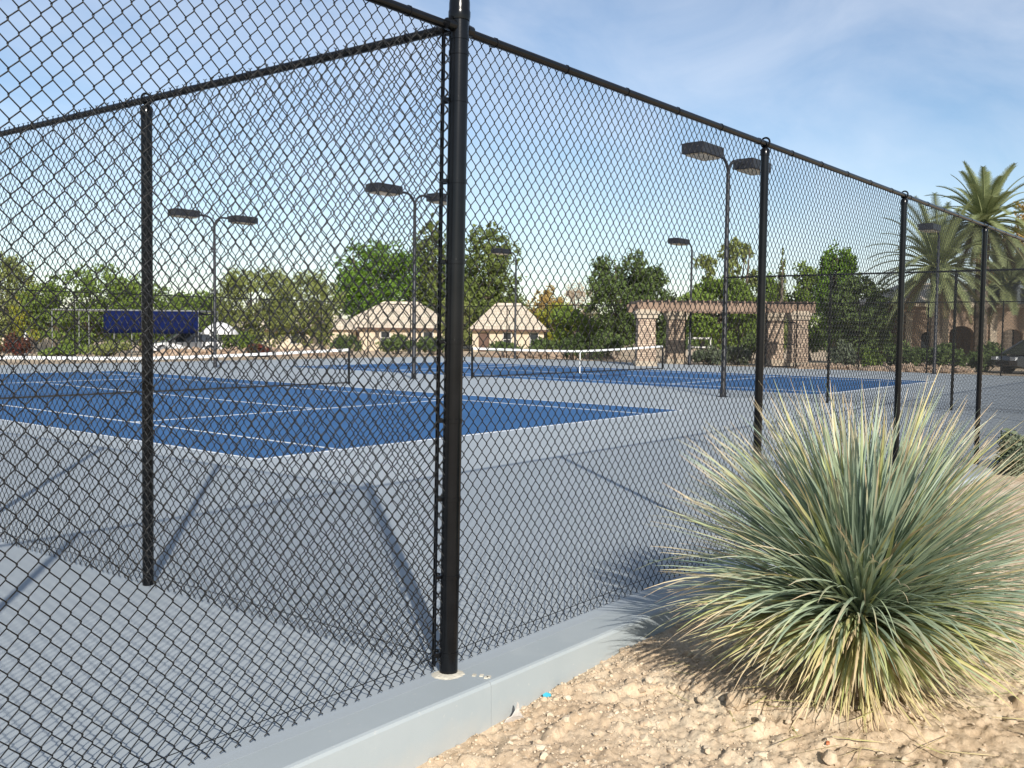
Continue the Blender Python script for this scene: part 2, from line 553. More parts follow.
def kerb(x0, x1):
    b = MB()
    n = max(2, int((x1 - x0) / 0.25))
    xs = np.linspace(x0, x1, n)
    prof = [(-0.027, 0.0), (KO + 0.022, 0.0), (KO + 0.008, -0.005), (KO + 0.001, -0.018), (KO - 0.004, -0.42), (-0.027, -0.42)]
    v = []
    for x in xs:
        wob = 0.006 * float(vnoise(x * 2.3, 9.1)) - 0.003
        for k, (y, z) in enumerate(prof):
            v.append((x, y + (wob if 0 < k < 5 else 0), z + (0.0 if k in (0, 5) else wob * 0.3)))
    m_ = len(prof)
    f = []
    for i in range(n - 1):
        for j in range(m_):
            f.append((i * m_ + j, (i + 1) * m_ + j, (i + 1) * m_ + (j + 1) % m_, i * m_ + (j + 1) % m_))
    f.append(tuple(range(m_))); f.append(tuple((n - 1) * m_ + j for j in range(m_ - 1, -1, -1)))
    b.add(v, f)
    struct(b.build('kerb', M_kerb))


JX = 0.045
kerb(-9, JX - 0.003)
kerb(JX, 6.1)
kerb(6.105, 20)
kerb(20.005, 41.2)

U1, V1, U2, CW, CL = 3.95, 6.96, 22.3, 10.973, 23.774
for (u, which) in ((U1, 'near'), (U2, 'far')):
    struct(MB().box((u + CW / 2, V1 + CL / 2, 0.001), (CW, CL, 0.006)).build('blue_playing_area', M_blue))
    b = MB()
    z = 0.0065
    def ln(x0, y0, x1, y1):
        b.box(((x0 + x1) / 2, (y0 + y1) / 2, z), (abs(x1 - x0), abs(y1 - y0), 0.004))
    lw = 0.05; bw = 0.075; s1 = 1.372; sv = 5.486
    ln(u, V1 + bw, u + lw, V1 + CL - bw); ln(u + CW - lw, V1 + bw, u + CW, V1 + CL - bw)
    ln(u, V1, u + CW, V1 + bw); ln(u, V1 + CL - bw, u + CW, V1 + CL)
    ln(u + s1, V1 + bw, u + s1 + lw, V1 + CL - bw); ln(u + CW - s1 - lw, V1 + bw, u + CW - s1, V1 + CL - bw)
    ln(u + s1 + lw, V1 + sv, u + CW - s1 - lw, V1 + sv + lw); ln(u + s1 + lw, V1 + CL - sv - lw, u + CW - s1 - lw, V1 + CL - sv)
    ln(u + CW / 2 - lw / 2, V1 + sv + lw, u + CW / 2 + lw / 2, V1 + CL - sv - lw)
    ln(u + CW / 2 - lw / 2, V1 + bw, u + CW / 2 + lw / 2, V1 + bw + 0.1)
    struct(b.build('court_lines', M_line))

# ------------------------------------------------------------------ tennis nets


def make_net(u, label):
    t = thing('tennis_net', label, 'tennis net', (u + CW / 2, V1 + CL / 2, 0), 0, 'tennis nets')
    hw = CW / 2 + 0.914
    for s_ in (-1, 1):
        p = MB().lathe([(0.038, 0), (0.038, 1.05), (0.030, 1.068), (0.012, 1.075)], (s_ * hw, 0, 0), 14)
        p.build('post', M_black, t, True)
    def top(x):
        a = abs(x) / hw
        return 0.914 + 0.156 * a ** 1.35
    xs = np.linspace(-hw + 0.04, hw - 0.04, 285)
    nb = MB()
    for i, x in enumerate(xs):
        nb.tube([(x, 0, 0.05), (x, 0, top(x) - 0.05)], 0.0013, 3, False)
    for k in range(20):
        a = (k + 0.5) / 20
        pp = [(x, 0.002, 0.05 + a * (top(x) - 0.1)) for x in xs[::12]]
        nb.tube(pp, 0.0013, 3, False)
    nb.build('netting', M_net, t)
    def band(zlo, zhi, th):
        q = MB()
        xx = np.linspace(-hw + 0.02, hw - 0.02, 41)
        v = []
        for x in xx:
            v += [(x, -th, zlo(x)), (x, th, zlo(x)), (x, th, zhi(x)), (x, -th, zhi(x))]
        f = []
        for i in range(40):
            for j in range(4):
                f.append((i * 4 + j, (i + 1) * 4 + j, (i + 1) * 4 + (j + 1) % 4, i * 4 + (j + 1) % 4))
        f.append((0, 1, 2, 3)); f.append((163, 162, 161, 160))
        q.add(v, f)
        return q
    band(lambda x: top(x) - 0.075, lambda x: top(x), 0.011).build('top_band', M_white, t)
    band(lambda x: 0.03, lambda x: 0.07, 0.007).build('bottom_band', M_net, t)
    MB().box((0, -0.014, 0.455), (0.06, 0.006, 0.91)).build('centre_strap', M_white, t)


make_net(U1, 'tennis net with white top band on the near court, crossing behind the left fence post')
make_net(U2, 'tennis net with both end posts in view on the farther blue court')

# ------------------------------------------------------------------ chain link fences
HF = 3.10          # rail axis height
_panels = {}


def panel_mesh(width, hi, ztop=HF + 0.012, zbot=0.03):
    key = (round(width, 3), hi)
    if key in _panels:
        return _panels[key]
    wr = 0.0025 if hi else 0.0025
    n = max(1, int(round(width / 0.0348)))
    hw = width / n
    rows = int(round((ztop - zbot) / 0.0394))
    rows -= rows % 2
    hz = (ztop - zbot) / rows
    k = 5 if hi else 3
    dep = 0.0024
    e = 0.0012
    rnd = np.random.RandomState(5)
    allv = []; allf = []; off = 0
    ang = np.arange(k) * 2 * PI / k
    for i in range(n):
        pts = []
        jx = rnd.normal(0, 0.0006)
        for r in range(rows + 1):
            left = (r + i) % 2 == 0
            x = i * hw - e if left else (i + 1) * hw + e
            x += jx + rnd.normal(0, 0.0005)
            z = zbot + r * hz
            sgn = 1 if left else -1
            if r == 0:
                pts.append((x + sgn * -0.010, sgn * dep, z - 0.012))
            if hi:
                pts.append((x, -sgn * dep, z - 0.0032)); pts.append((x, sgn * dep, z + 0.0032))
            else:
                pts.append((x, sgn * dep, z))
            if r == rows:
                pts.append((x + sgn * -0.010, -sgn * dep, z + 0.012))
        p = np.array(pts)
        tg = np.gradient(p, axis=0)
        tg /= np.linalg.norm(tg, axis=1)[:, None]
        a = np.tile([0, 1.0, 0], (len(p), 1))
        a -= tg * np.sum(a * tg, 1)[:, None]
        a /= np.linalg.norm(a, axis=1)[:, None]
        b = np.cross(tg, a)
        ring = p[:, None, :] + wr * (np.cos(ang)[None, :, None] * a[:, None, :] + np.sin(ang)[None, :, None] * b[:, None, :])
        m_ = len(p)
        base = (np.arange(m_ - 1)[:, None] * k)
        j = np.arange(k)[None, :]; j2 = (j + 1) % k
        q = np.stack([base + j, base + j2, base + k + j2, base + k + j], -1).reshape(-1, 4) + off
        allv.append(ring.reshape(-1, 3)); allf.append(q); off += m_ * k
    V = np.vstack(allv); Q = np.vstack(allf)
    me = bpy.data.meshes.new('mesh_panel')
    me.vertices.add(len(V)); me.vertices.foreach_set('co', V.astype(np.float32).ravel())
    me.loops.add(len(Q) * 4); me.loops.foreach_set('vertex_index', Q.astype(np.int32).ravel())
    me.polygons.add(len(Q)); me.polygons.foreach_set('loop_start', np.arange(len(Q), dtype=np.int32) * 4)
    me.polygons.foreach_set('loop_total', np.full(len(Q), 4, np.int32))
    me.polygons.foreach_set('use_smooth', np.ones(len(Q), bool))
    me.update(calc_edges=True)
    me.materials.append(M_wire)
    _panels[key] = me
    return me


def ring_pts(c, r, axis, n=14):
    a = np.arange(n) * 2 * PI / n
    c = np.array(c, float)
    if axis == 'z':
        return c + np.stack([r * np.cos(a), r * np.sin(a), 0 * a], 1)
    if axis == 'x':
        return c + np.stack([0 * a, r * np.cos(a), r * np.sin(a)], 1)
    return c + np.stack([r * np.cos(a), 0 * a, r * np.sin(a)], 1)


_postmesh = {}


def line_post(t, x, r, loops=True, proto={}):
    """post with a loop cap through which the top rail passes; local x along the fence"""
    key = (r, loops)
    if key not in proto:
        p = MB().lathe([(r, -0.02), (r, HF - 0.04)], (0, 0, 0), 18).build('post', M_black, t, True)
        c = MB().lathe([(r + 0.004, HF - 0.09), (r + 0.005, HF - 0.05), (r * 0.8, HF - 0.035), (0.012, HF - 0.028)], (0, 0, 0), 18)
        c.tube(ring_pts((0, 0, HF + 0.008), 0.035, 'x', 20), 0.0075, 8, closed=True)
        cc = c.build('post_cap', M_black, p, True)
        proto[key] = (p.data, cc.data)
        p.location = (x, 0, 0)
        return
    pm, cm = proto[key]
    p = inst('post', pm, t, (x, 0, 0))
    inst('post_cap', cm, p)


def fence(label, origin, ang, posts, ends=(None, None), hi_bays=0, r_line=0.031, side=1, name='chain_link_fence', group=None, r_rail=0.0215, skip=()):
    """posts: positions along local x (first and last are run ends). side: which side the wire hangs on."""
    t = thing(name, label, 'fence', origin, ang, group)
    L0, L1 = posts[0], posts[-1]
    yw = side * (r_line + 0.004)
    # top rail with wire ties
    b = MB()
    b.tube([(L0, 0, HF), (L1, 0, HF)], r_rail, 14)
    near = [p for p in posts if abs(p) < 14]
    tb = b
    x = min(near) + 0.3
    while x < max(near) - 0.1:
        dx = 0.006 * math.sin(x * 37)
        tb.tube(np.array([(x + dx * math.cos(q), 0.0 + 0.0245 * math.cos(q) , HF + 0.0245 * math.sin(q)) for q in np.arange(8) * PI / 4]), 0.0022, 5, closed=True)
        tb.tube([(x, yw, HF - 0.05), (x + 0.004, yw * 0.9, HF - 0.015), (x, 0.01 * side, HF + 0.026)], 0.002, 5)
        x += 0.61
    b.build('top_rail', M_black, t, True)
    # tension wire near the ground
    b = MB(); b.tube([(L0, yw * 0.9, 0.085), (L1, yw * 0.9, 0.085)], 0.0021, 4)
    b.build('tension_wire', M_wire, t)
    for i, x in enumerate(posts):
        if i == 0 and ends[0] is None or i == len(posts) - 1 and ends[1] is None:
            continue
        line_post(t, x, ends[0] if i == 0 else ends[1] if i == len(posts) - 1 else r_line)
    for i in range(len(posts) - 1):
        w = posts[i + 1] - posts[i]
        hi = i < hi_bays
        inst('mesh_panel', panel_mesh(w, hi), t, (posts[i], yw, 0))
    return t


BX = 3.43
# run to the right of the corner post
ap = [0.0] + [3.47 + 3.36 * k for k in range(11)] + [40.8]
fa = fence('black chain link fence along the kerb, running right behind the spiky plant', (0, 0, 0), 0.006, ap, (None, 0.038), 2)
# run to the left, towards the camera
fb = fence('nearest black chain link fence with large diamonds, left of the thick corner post', (0, 0, 0), PI, [0.0, 3.10, 6.45, 9.8], (None, 0.031), 3, side=-1)
# run going back from the corner
cp = [0.0, 2.57, 5.14] + [5.14 + 3.36 * k for k in range(1, 11)]
fc = fence('black chain link side fence running back and left from the corner post', (0, 0, 0), PI / 2 + 0.039, cp, (None, 0.035), 3, r_line=0.035, side=1)

# thick corner post
cpst = MB().lathe([(0.0455, -0.03), (0.0455, 3.23)], (0, 0, 0), 28).build('corner_post', M_black, fa, True)
cap = MB().lathe([(0.0495, 3.13), (0.0525, 3.15), (0.0525, 3.17), (0.0495, 3.18), (0.0495, 3.21), (0.046, 3.245), (0.036, 3.265), (0.02, 3.278), (0.005, 3.282)], (0, 0, 0), 28).build('post_cap', M_black, cpst, True)
for k, z in enumerate([0.10, 0.48, 0.86, 1.24, 1.62, 2.00, 2.38, 2.76, 2.98, 3.05]):
    bnd = MB()
    bnd.lathe([(0.0455, z - 0.011), (0.0484, z - 0.010), (0.0484, z + 0.010), (0.0455, z + 0.011)], (0, 0, 0), 28)
    if k < 8:
        bnd.box((0.060, 0.022, z), (0.030, 0.005, 0.018), 0.3)
        bnd.box((-0.060, 0.022, z), (0.030, 0.005, 0.018), -0.3)
        bnd.box((-0.014, 0.060, z), (0.005, 0.034, 0.018), 0.1)
        bnd.tube([(-0.022, 0.066, z), (0.006, 0.066, z)], 0.005, 6)
    bnd.build('band', M_black, cpst, True)
for k, (dx_, dy_) in enumerate(((1, 0), (-1, 0), (0, 1))):
    bnd = MB()
    bnd.tube([(dx_ * 0.042, dy_ * 0.042, HF), (dx_ * 0.088, dy_ * 0.088, HF)], [0.029, 0.025], 14)
    bnd.box((dx_ * 0.06, dy_ * 0.06, HF + 0.03), (0.012, 0.012, 0.02))
    bnd.build('rail_cup', M_black, cpst, True)
MB().box((0.062, 0.036, 1.55), (0.005, 0.012, 3.02)).build('tension_bar', M_black, fa)
MB().box((0.062, -0.036, 1.55), (0.005, 0.012, 3.02)).build('tension_bar', M_black, fb)
MB().box((0.068, 0.038, 1.58), (0.005, 0.012, 3.08)).build('tension_bar', M_black, fc)
def lean(o, amount, rz):
    dx, dy = _rt0[0] * amount, _rt0[1] * amount
    lx, ly = dx * math.cos(-rz) - dy * math.sin(-rz), dx * math.sin(-rz) + dy * math.cos(-rz)
    for v_ in o.data.vertices:
        v_.co.x += lx * v_.co.z; v_.co.y += ly * v_.co.z


for o_ in [cpst] + list(cpst.children):
    lean(o_, 0.0085, 0.006)
for f_, rz_ in ((fa, 0.006), (fb, PI), (fc, PI / 2 + 0.039)):
    for o_ in f_.children:
        if o_.name.startswith('tension_bar'):
            lean(o_, 0.0085, rz_)
for o_ in fc.children:
    if o_.name.startswith('post'):
        lean(o_, 0.006, PI / 2 + 0.039)
        for q_ in o_.children: lean(q_, 0.006, PI / 2 + 0.039)
        break
# grout ring where the corner post enters the kerb
b = MB()
rs = np.random.RandomState(3)
n = 34
v = [(0, 0, 0.012)]
for ring, (r0, z0) in enumerate(((0.05, 0.007), (0.056, 0.004), (0.066, -0.001))):
    for k in range(n):
        a = 2 * PI * k / n
        ex = 1 + 0.55 * max(0, math.cos(a - 3.4)) + 0.15 * rs.rand() + 0.3 * max(0, math.cos(a + 1.2)) ** 4
        rr_ = r0 if ring == 0 else r0 * ex * (0.75 if 0.3 < a < 2.4 else 0.9)
        v.append((rr_ * math.cos(a), rr_ * math.sin(a), z0 + 0.002 * rs.rand()))
f = [(0, 1 + k, 1 + (k + 1) % n) for k in range(n)]
for ring in range(2):
    for k in range(n):
        f.append((1 + ring * n + k, 1 + (ring + 1) * n + k, 1 + (ring + 1) * n + (k + 1) % n, 1 + ring * n + (k + 1) % n))
b.add(v, f)
for (x, y) in ((0.055, -0.12), (0.075, -0.150), (0.068, -0.185), (0.083, -0.19)):
    b.box((x, y, 0.002), (0.025, 0.018, 0.006), 0.5)
b.build('grout_patch', M_grout, fa)

# divider fence between the two courts and the outer fences
DP = [0.0, 2.82, 5.65, 8.44]
fd = fence('black chain link divider fence between the two courts, reaching in to a lamp pole', (19.5, 0.0, 0), PI / 2, DP, (None, 0.036), 0)
ep = [0.0, 3.495] + [3.495 + 2.985 * k for k in range(1, 12)] + [38.0]
fe = fence('far black chain link fence with a gate in front of the pergola', (40.8, 0.0, 0), PI / 2, ep, (None, 0.036), 0, r_line=0.03)
fp = [0.0] + [3.4 * k for k in range(1, 12)] + [40.8]
ff = fence('far black chain link fence across the back of the courts, before the blue tarp structure', (0.0, 38.0, 0), 0.0, fp, (0.036, None), 0, r_line=0.03)
# gate in the far fence
gt = MB()
for y_ in (15.50, 16.95):
    gt.tube([(y_, 0.05, 0.02), (y_, 0.05, 2.2)], 0.024, 8)
for z_ in (0.08, 1.15, 2.2):
    gt.tube([(15.50, 0.05, z_), (16.95, 0.05, z_)], 0.022, 8)
gt.build('gate_frame', M_black, fe, True)
b = MB(); b.tube([(16.98, 0, 0), (16.98, 0, HF)], 0.036, 10)
b.build('post', M_black, fe, True)

# ------------------------------------------------------------------ court lamp posts


def make_lamp(double):
    t = thing('lamp_post', 'x', 'lamp post')
    H = 5.72
    b = MB().lathe([(0.14, 0), (0.14, 0.02), (0.085, 0.03), (0.085, 0.2), (0.068, 0.22), (0.052, H)], (0, 0, 0), 14)
    b.build('pole', M_darkmetal, t, True)
    for s_ in ((-1, 1) if double else (-1,)):
        b = MB()
        p = [(0, 0, H - 0.05)]
        for k in range(9):
            a = k / 8 * PI / 2
            p.append((s_ * (0.42 - 0.42 * math.cos(a)), 0, H + 0.0 + 0.42 * math.sin(a)))
        p.append((s_ * 0.88, 0, H + 0.42))
        b.tube(p, 0.04, 10)
        arm = b.build('arm', M_darkmetal, t, True)
        b = MB()
        b.box((s_ * 1.38, 0, H + 0.42), (1.08, 0.60, 0.25))
        b.box((s_ * 1.38, 0, H + 0.555), (0.98, 0.50, 0.025))
        h = b.build('lamp_head', M_darkmetal, t)
        md = h.modifiers.new('bev', 'BEVEL'); md.width = 0.02; md.segments = 2
        v = MB().box((s_ * 1.38, 0, H + 0.285), (0.90, 0.46, 0.06), taper=1.0)
        v.build('lens', M_lens, h)
    return t


def clone(root):
    c = root.copy(); COL.objects.link(c)
    for ch in root.children:
        d = ch.copy(); COL.objects.link(d); d.parent = c
        for g2 in ch.children:
            e = g2.copy(); COL.objects.link(e); e.parent = d
    return c


ld = make_lamp(True)
ls = make_lamp(False)
lamps = [
    (ld, 19.53, 8.44, 'twin headed dark lamp post at the inner end of the divider fence'),
    (ld, 19.53, 19.81, 'twin headed dark lamp post between the two nets, left of the corner post'),
    (ld, 19.53, 31.3, 'twin headed dark lamp post farthest left, in front of the white umbrella'),
    (ls, 40.3, 9.0, 'single headed dark lamp post in front of the palms'),
    (ls, 40.3, 20.85, 'single headed dark lamp post standing before the pergola'),
    (ls, 40.3, 32.3, 'single headed dark lamp post standing before the small cream house'),
]
used = set()
for (src, x, y, lab) in lamps:
    if id(src) in used:
        o = clone(src)
    else:
        o = src; used.add(id(src))
    o.location = (x, y, 0)
    o['label'] = lab
    o['group'] = 'court lamp posts'

# ------------------------------------------------------------------ big grass plant


def blade_mat():
    M = bpy.data.materials.new('grass_tree_blades')
    M.use_nodes = True
    t = M.node_tree
    b = t.nodes['Principled BSDF']
    b.inputs['Roughness'].default_value = 0.5
    b.inputs['Specular IOR Level'].default_value = 0.4
    va = N(t, 'ShaderNodeAttribute'); va.attribute_name = 'var'      # which hue
    ta = N(t, 'ShaderNodeAttribute'); ta.attribute_name = 'along'    # 0 root .. 1 tip (dry)
    cr = N(t, 'ShaderNodeValToRGB')
    e = cr.color_ramp.elements
    e[0].position = 0.0; e[0].color = (0.235, 0.315, 0.235, 1)
    e[1].position = 1.0; e[1].color = (0.60, 0.47, 0.28, 1)
    for p, c in ((0.35, (0.35, 0.425, 0.30, 1)), (0.6, (0.40, 0.46, 0.24, 1)), (0.82, (0.45, 0.46, 0.17, 1))):
        k = cr.color_ramp.elements.new(p); k.color = c
    cd = N(t, 'ShaderNodeValToRGB')
    cd.color_ramp.elements[0].position = 0.62; cd.color_ramp.elements[0].color = (0, 0, 0, 1)
    cd.color_ramp.elements[1].position = 0.97; cd.color_ramp.elements[1].color = (1, 1, 1, 1)
    mx = N(t, 'ShaderNodeMix', data_type='RGBA')
    mx.inputs[7].default_value = (0.66, 0.51, 0.325, 1)
    t.links.new(va.outputs['Fac'], cr.inputs[0]); t.links.new(ta.outputs['Fac'], cd.inputs[0])
    t.links.new(cd.outputs[0], mx.inputs[0]); t.links.new(cr.outputs[0], mx.inputs[6])
    t.links.new(mx.outputs[2], b.inputs['Base Color'])
    tr = N(t, 'ShaderNodeBsdfTranslucent'); ms = N(t, 'ShaderNodeMixShader'); ms.inputs[0].default_value = 0.18
    out = [n for n in t.nodes if n.type == 'OUTPUT_MATERIAL'][0]
    t.links.new(mx.outputs[2], tr.inputs[0]); t.links.new(b.outputs[0], ms.inputs[1]); t.links.new(tr.outputs[0], ms.inputs[2])
    t.links.new(ms.outputs[0], out.inputs[0])
    return M


M_blade = blade_mat()


def blades(specs, seg=10):
    """specs: (root xyz, azimuth, elevation, length, width, droop, var, dry, side sway)"""
    V = []; Q = []; va = []; al = []; off = 0
    for (root, az, el, L, w, droop, var, dry, sway) in specs:
        p = np.array(root, float)
        d = np.array([math.cos(az) * math.cos(el), math.sin(az) * math.cos(el), math.sin(el)])
        side = np.array([-math.sin(az), math.cos(az), 0.0])
        step = L / seg
        tw = random.uniform(-0.5, 0.5)
        for i in range(seg + 1):
            s_ = i / seg
            ww = w * (1.0 if s_ < 0.55 else max(0.08, 1 - ((s_ - 0.55) / 0.45) ** 1.6))
            nrm = np.cross(side, d); nrm /= np.linalg.norm(nrm) + 1e-9
            sd_ = side * math.cos(tw * s_ * 2) + nrm * math.sin(tw * s_ * 2)
            V += [p - sd_ * ww / 2, p - nrm * ww * 0.16, p + sd_ * ww / 2]
            va += [var] * 3; al += [s_ * dry] * 3
            if i < seg:
                o = off + i * 3
                Q += [(o, o + 1, o + 4, o + 3), (o + 1, o + 2, o + 5, o + 4)]
            d = d + np.array([0, 0, -droop * step * (0.4 + 1.4 * s_)]) + side * sway * step
            d /= np.linalg.norm(d)
            p = p + d * step
        off += (seg + 1) * 3
    return V, Q, va, al


def blade_object(name, specs, parent, seg=10):
    V, Q, va, al = blades(specs, seg)
    me = bpy.data.meshes.new(name)
    me.from_pydata([tuple(x) for x in V], [], Q)
    a = me.attributes.new('var', 'FLOAT', 'POINT'); a.data.foreach_set('value', np.array(va, np.float32))
    a = me.attributes.new('along', 'FLOAT', 'POINT'); a.data.foreach_set('value', np.array(al, np.float32))
    me.polygons.foreach_set('use_smooth', [True] * len(me.polygons))
    me.materials.append(M_blade)
    o = bpy.data.objects.new(name, me); COL.objects.link(o); o.parent = parent
    return o


random.seed(11)
pz = float(ground_z(PLANT[0], PLANT[1]))
plant = thing('spiky_grass_plant', 'large spiky blue-green grass plant with dry tan tips in the dirt', 'plant', (PLANT[0], PLANT[1], pz - 0.02))
MB().lathe([(0.13, -0.05), (0.12, 0.1), (0.10, 0.28), (0.05, 0.38), (0.01, 0.42)], (0, 0, 0), 16).build('stem', M_bark, plant, True)
sp = []
CZ = 0.41
for i in range(2600):
    az = random.uniform(0, 2 * PI)
    u = random.random()
    el = math.asin(-0.34 + 1.32 * u ** 0.80)            # from slightly drooping to upright
    r0 = 0.09 * math.cos(el)
    root = (r0 * math.cos(az), r0 * math.sin(az), CZ - 0.02 + 0.12 * math.sin(el) + random.uniform(-0.06, 0.04))
    L = min(1.16, random.gauss(1.04, 0.07)) * (1.0 + 0.10 * max(0, math.sin(el)))
    L *= min(0.98, max(0.50, 0.60 + (el + 0.2) * 0.68))
    if el < 0.35 and abs((az - 3.9 + PI) % (2 * PI) - PI) < 0.6:
        L *= 0.82
    if random.random() < 0.15:
        L *= random.uniform(0.55, 0.9)
    if el > 0.25:
        var = random.uniform(0.0, 0.48)
        if random.random() < 0.14: var = random.uniform(0.6, 1.0)
    else:
        var = random.uniform(0.42, 0.92)
        if random.random() < 0.12: var = 1.0
    droop = random.uniform(0.05, 0.5) if el > 0.5 else random.uniform(0.25, 0.95)
    sp.append((root, az, el, L, random.uniform(0.0115, 0.0170), droop, var, random.uniform(0.62, 1.06), random.uniform(-0.25, 0.25)))
blade_object('leaf_rosette', sp, plant)
plant.scale = (0.95, 0.95, 0.95)
sp = []
for i in range(90):       # fallen dry leaves round the foot
    az = random.uniform(0, 2 * PI); rr_ = random.uniform(0.25, 0.95)
    wx, wy = rr_ * math.cos(az), rr_ * math.sin(az)
    gz = float(ground_z(PLANT[0] + wx * .95, PLANT[1] + wy * .95)) - pz + 0.035
    if PLANT[1] + wy < -0.4:
        sp.append(((wx, wy, gz), az + random.gauss(0, 0.9), random.uniform(-0.02, 0.08), random.uniform(0.15, 0.4), random.uniform(0.005, 0.009), random.uniform(0.0, 0.25), random.uniform(0.85, 1), 1.0, random.uniform(-1.5, 1.5)))
blade_object('fallen_leaves', sp, plant, 6)
sp = []
for i in range(420):
    az = random.uniform(0, 2 * PI)
    el = random.uniform(-1.1, -0.25)
    root = (0.11 * math.cos(az), 0.11 * math.sin(az), 0.30 + random.uniform(-0.12, 0.05))
    sp.append((root, az, el, random.uniform(0.3, 0.62), random.uniform(0.006, 0.011), random.uniform(0.1, 0.8), random.uniform(0.85, 1.0), 1.0, random.uniform(-0.8, 0.8)))
blade_object('dead_skirt', sp, plant, 6)

# ------------------------------------------------------------------ loose stones, gravel, litter
ICO_V = None


def ico():
    import bmesh
    bm = bmesh.new(); bmesh.ops.create_icosphere(bm, subdivisions=1, radius=1)
    v = np.array([x.co[:] for x in bm.verts]); f = [tuple(y.index for y in x.verts) for x in bm.faces]
    bm.free(); return v, f


IV, IF = ico()


def ray_ground(px, py, zg=-0.12):
    d = FWD + RT * ((px - 512) / F_PX) - UP * ((py - 384) / F_PX)
    p = CAM + d * ((zg - CAM[2]) / d[2])
    for _ in range(6):
        z = float(ground_z(p[0], min(p[1], -0.27) if p[1] < 2 else p[1]))
        p = CAM + d * ((z - CAM[2]) / d[2])
    if -0.285 < p[1] < 1:
        p[1] = -0.285
        p[2] = float(ground_z(p[0], p[1]))
    return p


rs = np.random.RandomState(21)
NV = 22000
xs = rs.uniform(-1.2, 4.4, NV); ys = -0.235 - np.abs(rs.exponential(1.1, NV))
keep = (ys > -3.4)
xs, ys = xs[keep], ys[keep]
zs = ground_z(xs, ys)
sz = np.clip(0.0014 + 0.0075 * rs.uniform(0, 1, len(xs)) ** 3 + (rs.uniform(0, 1, len(xs)) > 0.985) * 0.012, 0, 0.026)
V = []; Q = []; VA = []
fa_ = np.array(IF)
for i in range(len(xs)):
    d = rs.uniform(0.65, 1.25, (12, 1)) if len(IV) == 12 else rs.uniform(0.7, 1.2, (len(IV), 1))
    v = IV * d * np.array([1, rs.uniform(0.6, 1.1), rs.uniform(0.5, 0.85)]) * sz[i]
    a = rs.uniform(0, 2 * PI)
    c, s_ = math.cos(a), math.sin(a)
    v = v @ np.array([[c, -s_, 0], [s_, c, 0], [0, 0, 1]])
    V.append(v + np.array([xs[i], ys[i], zs[i] + sz[i] * 0.25]))
    Q.append(fa_ + i * len(IV)); VA.append(np.full(len(IV), rs.rand()))
# crumbled soil clods, half buried, in drifts
fo = len(xs) * len(IV)
import bmesh as _bm
b2 = _bm.new(); _bm.ops.create_icosphere(b2, subdivisions=2, radius=1)
CV = np.array([x.co[:] for x in b2.verts]); CF = np.array([[y.index for y in x.verts] for x in b2.faces]); b2.free()
NC = 3600
cx = rs.uniform(-1.2, 4.2, NC); cy = -0.25 - np.abs(rs.exponential(1.0, NC))
dens = fbm(cx * 2.1 + 9, cy * 2.1, 3) * 2.4 + 0.5
kp = (cy > -3.3) & (rs.rand(NC) < np.clip(dens, 0.1, 1))
cx, cy = cx[kp], cy[kp]; cz = ground_z(cx, cy)
for i in range(len(cx)):
    sc_ = 0.005 + 0.026 * rs.rand() ** 4.5
    o_ = rs.uniform(0, 90, 3)
    v = CV * (1 + 0.9 * fbm(CV[:, 0] * 1.3 + o_[0], CV[:, 1] * 1.3 + CV[:, 2] * 1.7 + o_[1], 3)[:, None])
    for k in range(3):
        nn = rs.normal(size=3); nn /= np.linalg.norm(nn)
        ov = np.maximum(v @ nn - 0.55, 0); v = v - ov[:, None] * nn
    v = v * np.array([1, rs.uniform(.6, 1), rs.uniform(.5, .85)]) * sc_
    a = rs.uniform(0, 2 * PI); c, s_ = math.cos(a), math.sin(a)
    v = v @ np.array([[c, -s_, 0], [s_, c, 0], [0, 0, 1]])
    V.append(v + np.array([cx[i], cy[i], cz[i] - sc_ * 0.05]))
    Q.append(CF + fo); fo += len(CV); VA.append(np.full(len(CV), rs.rand()))
me = bpy.data.meshes.new('gravel')
me.from_pydata(np.vstack(V).tolist(), [], np.vstack(Q).tolist())
a = me.attributes.new('var', 'FLOAT', 'POINT'); a.data.foreach_set('value', np.concatenate(VA).astype(np.float32))
me.materials.append(M_pebble)
o = bpy.data.objects.new('gravel', me); COL.objects.link(o)
tag(o, 'small pale pebbles and crumbs of soil scattered over the bare dirt', 'gravel', kind='stuff')


def stone(px, py, size, label, seed, flat=0.7, material=None, name='stone'):
    import bmesh
    p = ray_ground(px, py)
    bm = bmesh.new(); bmesh.ops.create_icosphere(bm, subdivisions=3, radius=1)
    r = random.Random(seed)
    o3 = [r.uniform(0, 50) for _ in range(3)]
    v = np.array([x.co[:] for x in bm.verts]); f = [tuple(y.index for y in x.verts) for x in bm.faces]
    bm.free()
    n_ = fbm(v[:, 0] * 1.6 + o3[0], v[:, 1] * 1.6 + v[:, 2] * 1.3 + o3[1], 3) * 0.9
    v = v * (1 + n_[:, None]) * np.array([1, r.uniform(0.65, 0.95), flat])
    # a few flat broken faces
    for k in range(5):
        nn = np.array([r.gauss(0, 1), r.gauss(0, 1), abs(r.gauss(0, 1)) * 0.7]); nn /= np.linalg.norm(nn)
        dd = v @ nn
        ov = np.maximum(dd - 0.62, 0)
        v = v - ov[:, None] * nn * 0.85
    b = MB().add(v * size, f)
    o = b.build(name, material or M_stone, None, False, (p[0], p[1], p[2] + size * flat * 0.35), r.uniform(0, 6))
    tag(o, label, 'stone', 'loose stones on the bare dirt')
    return o


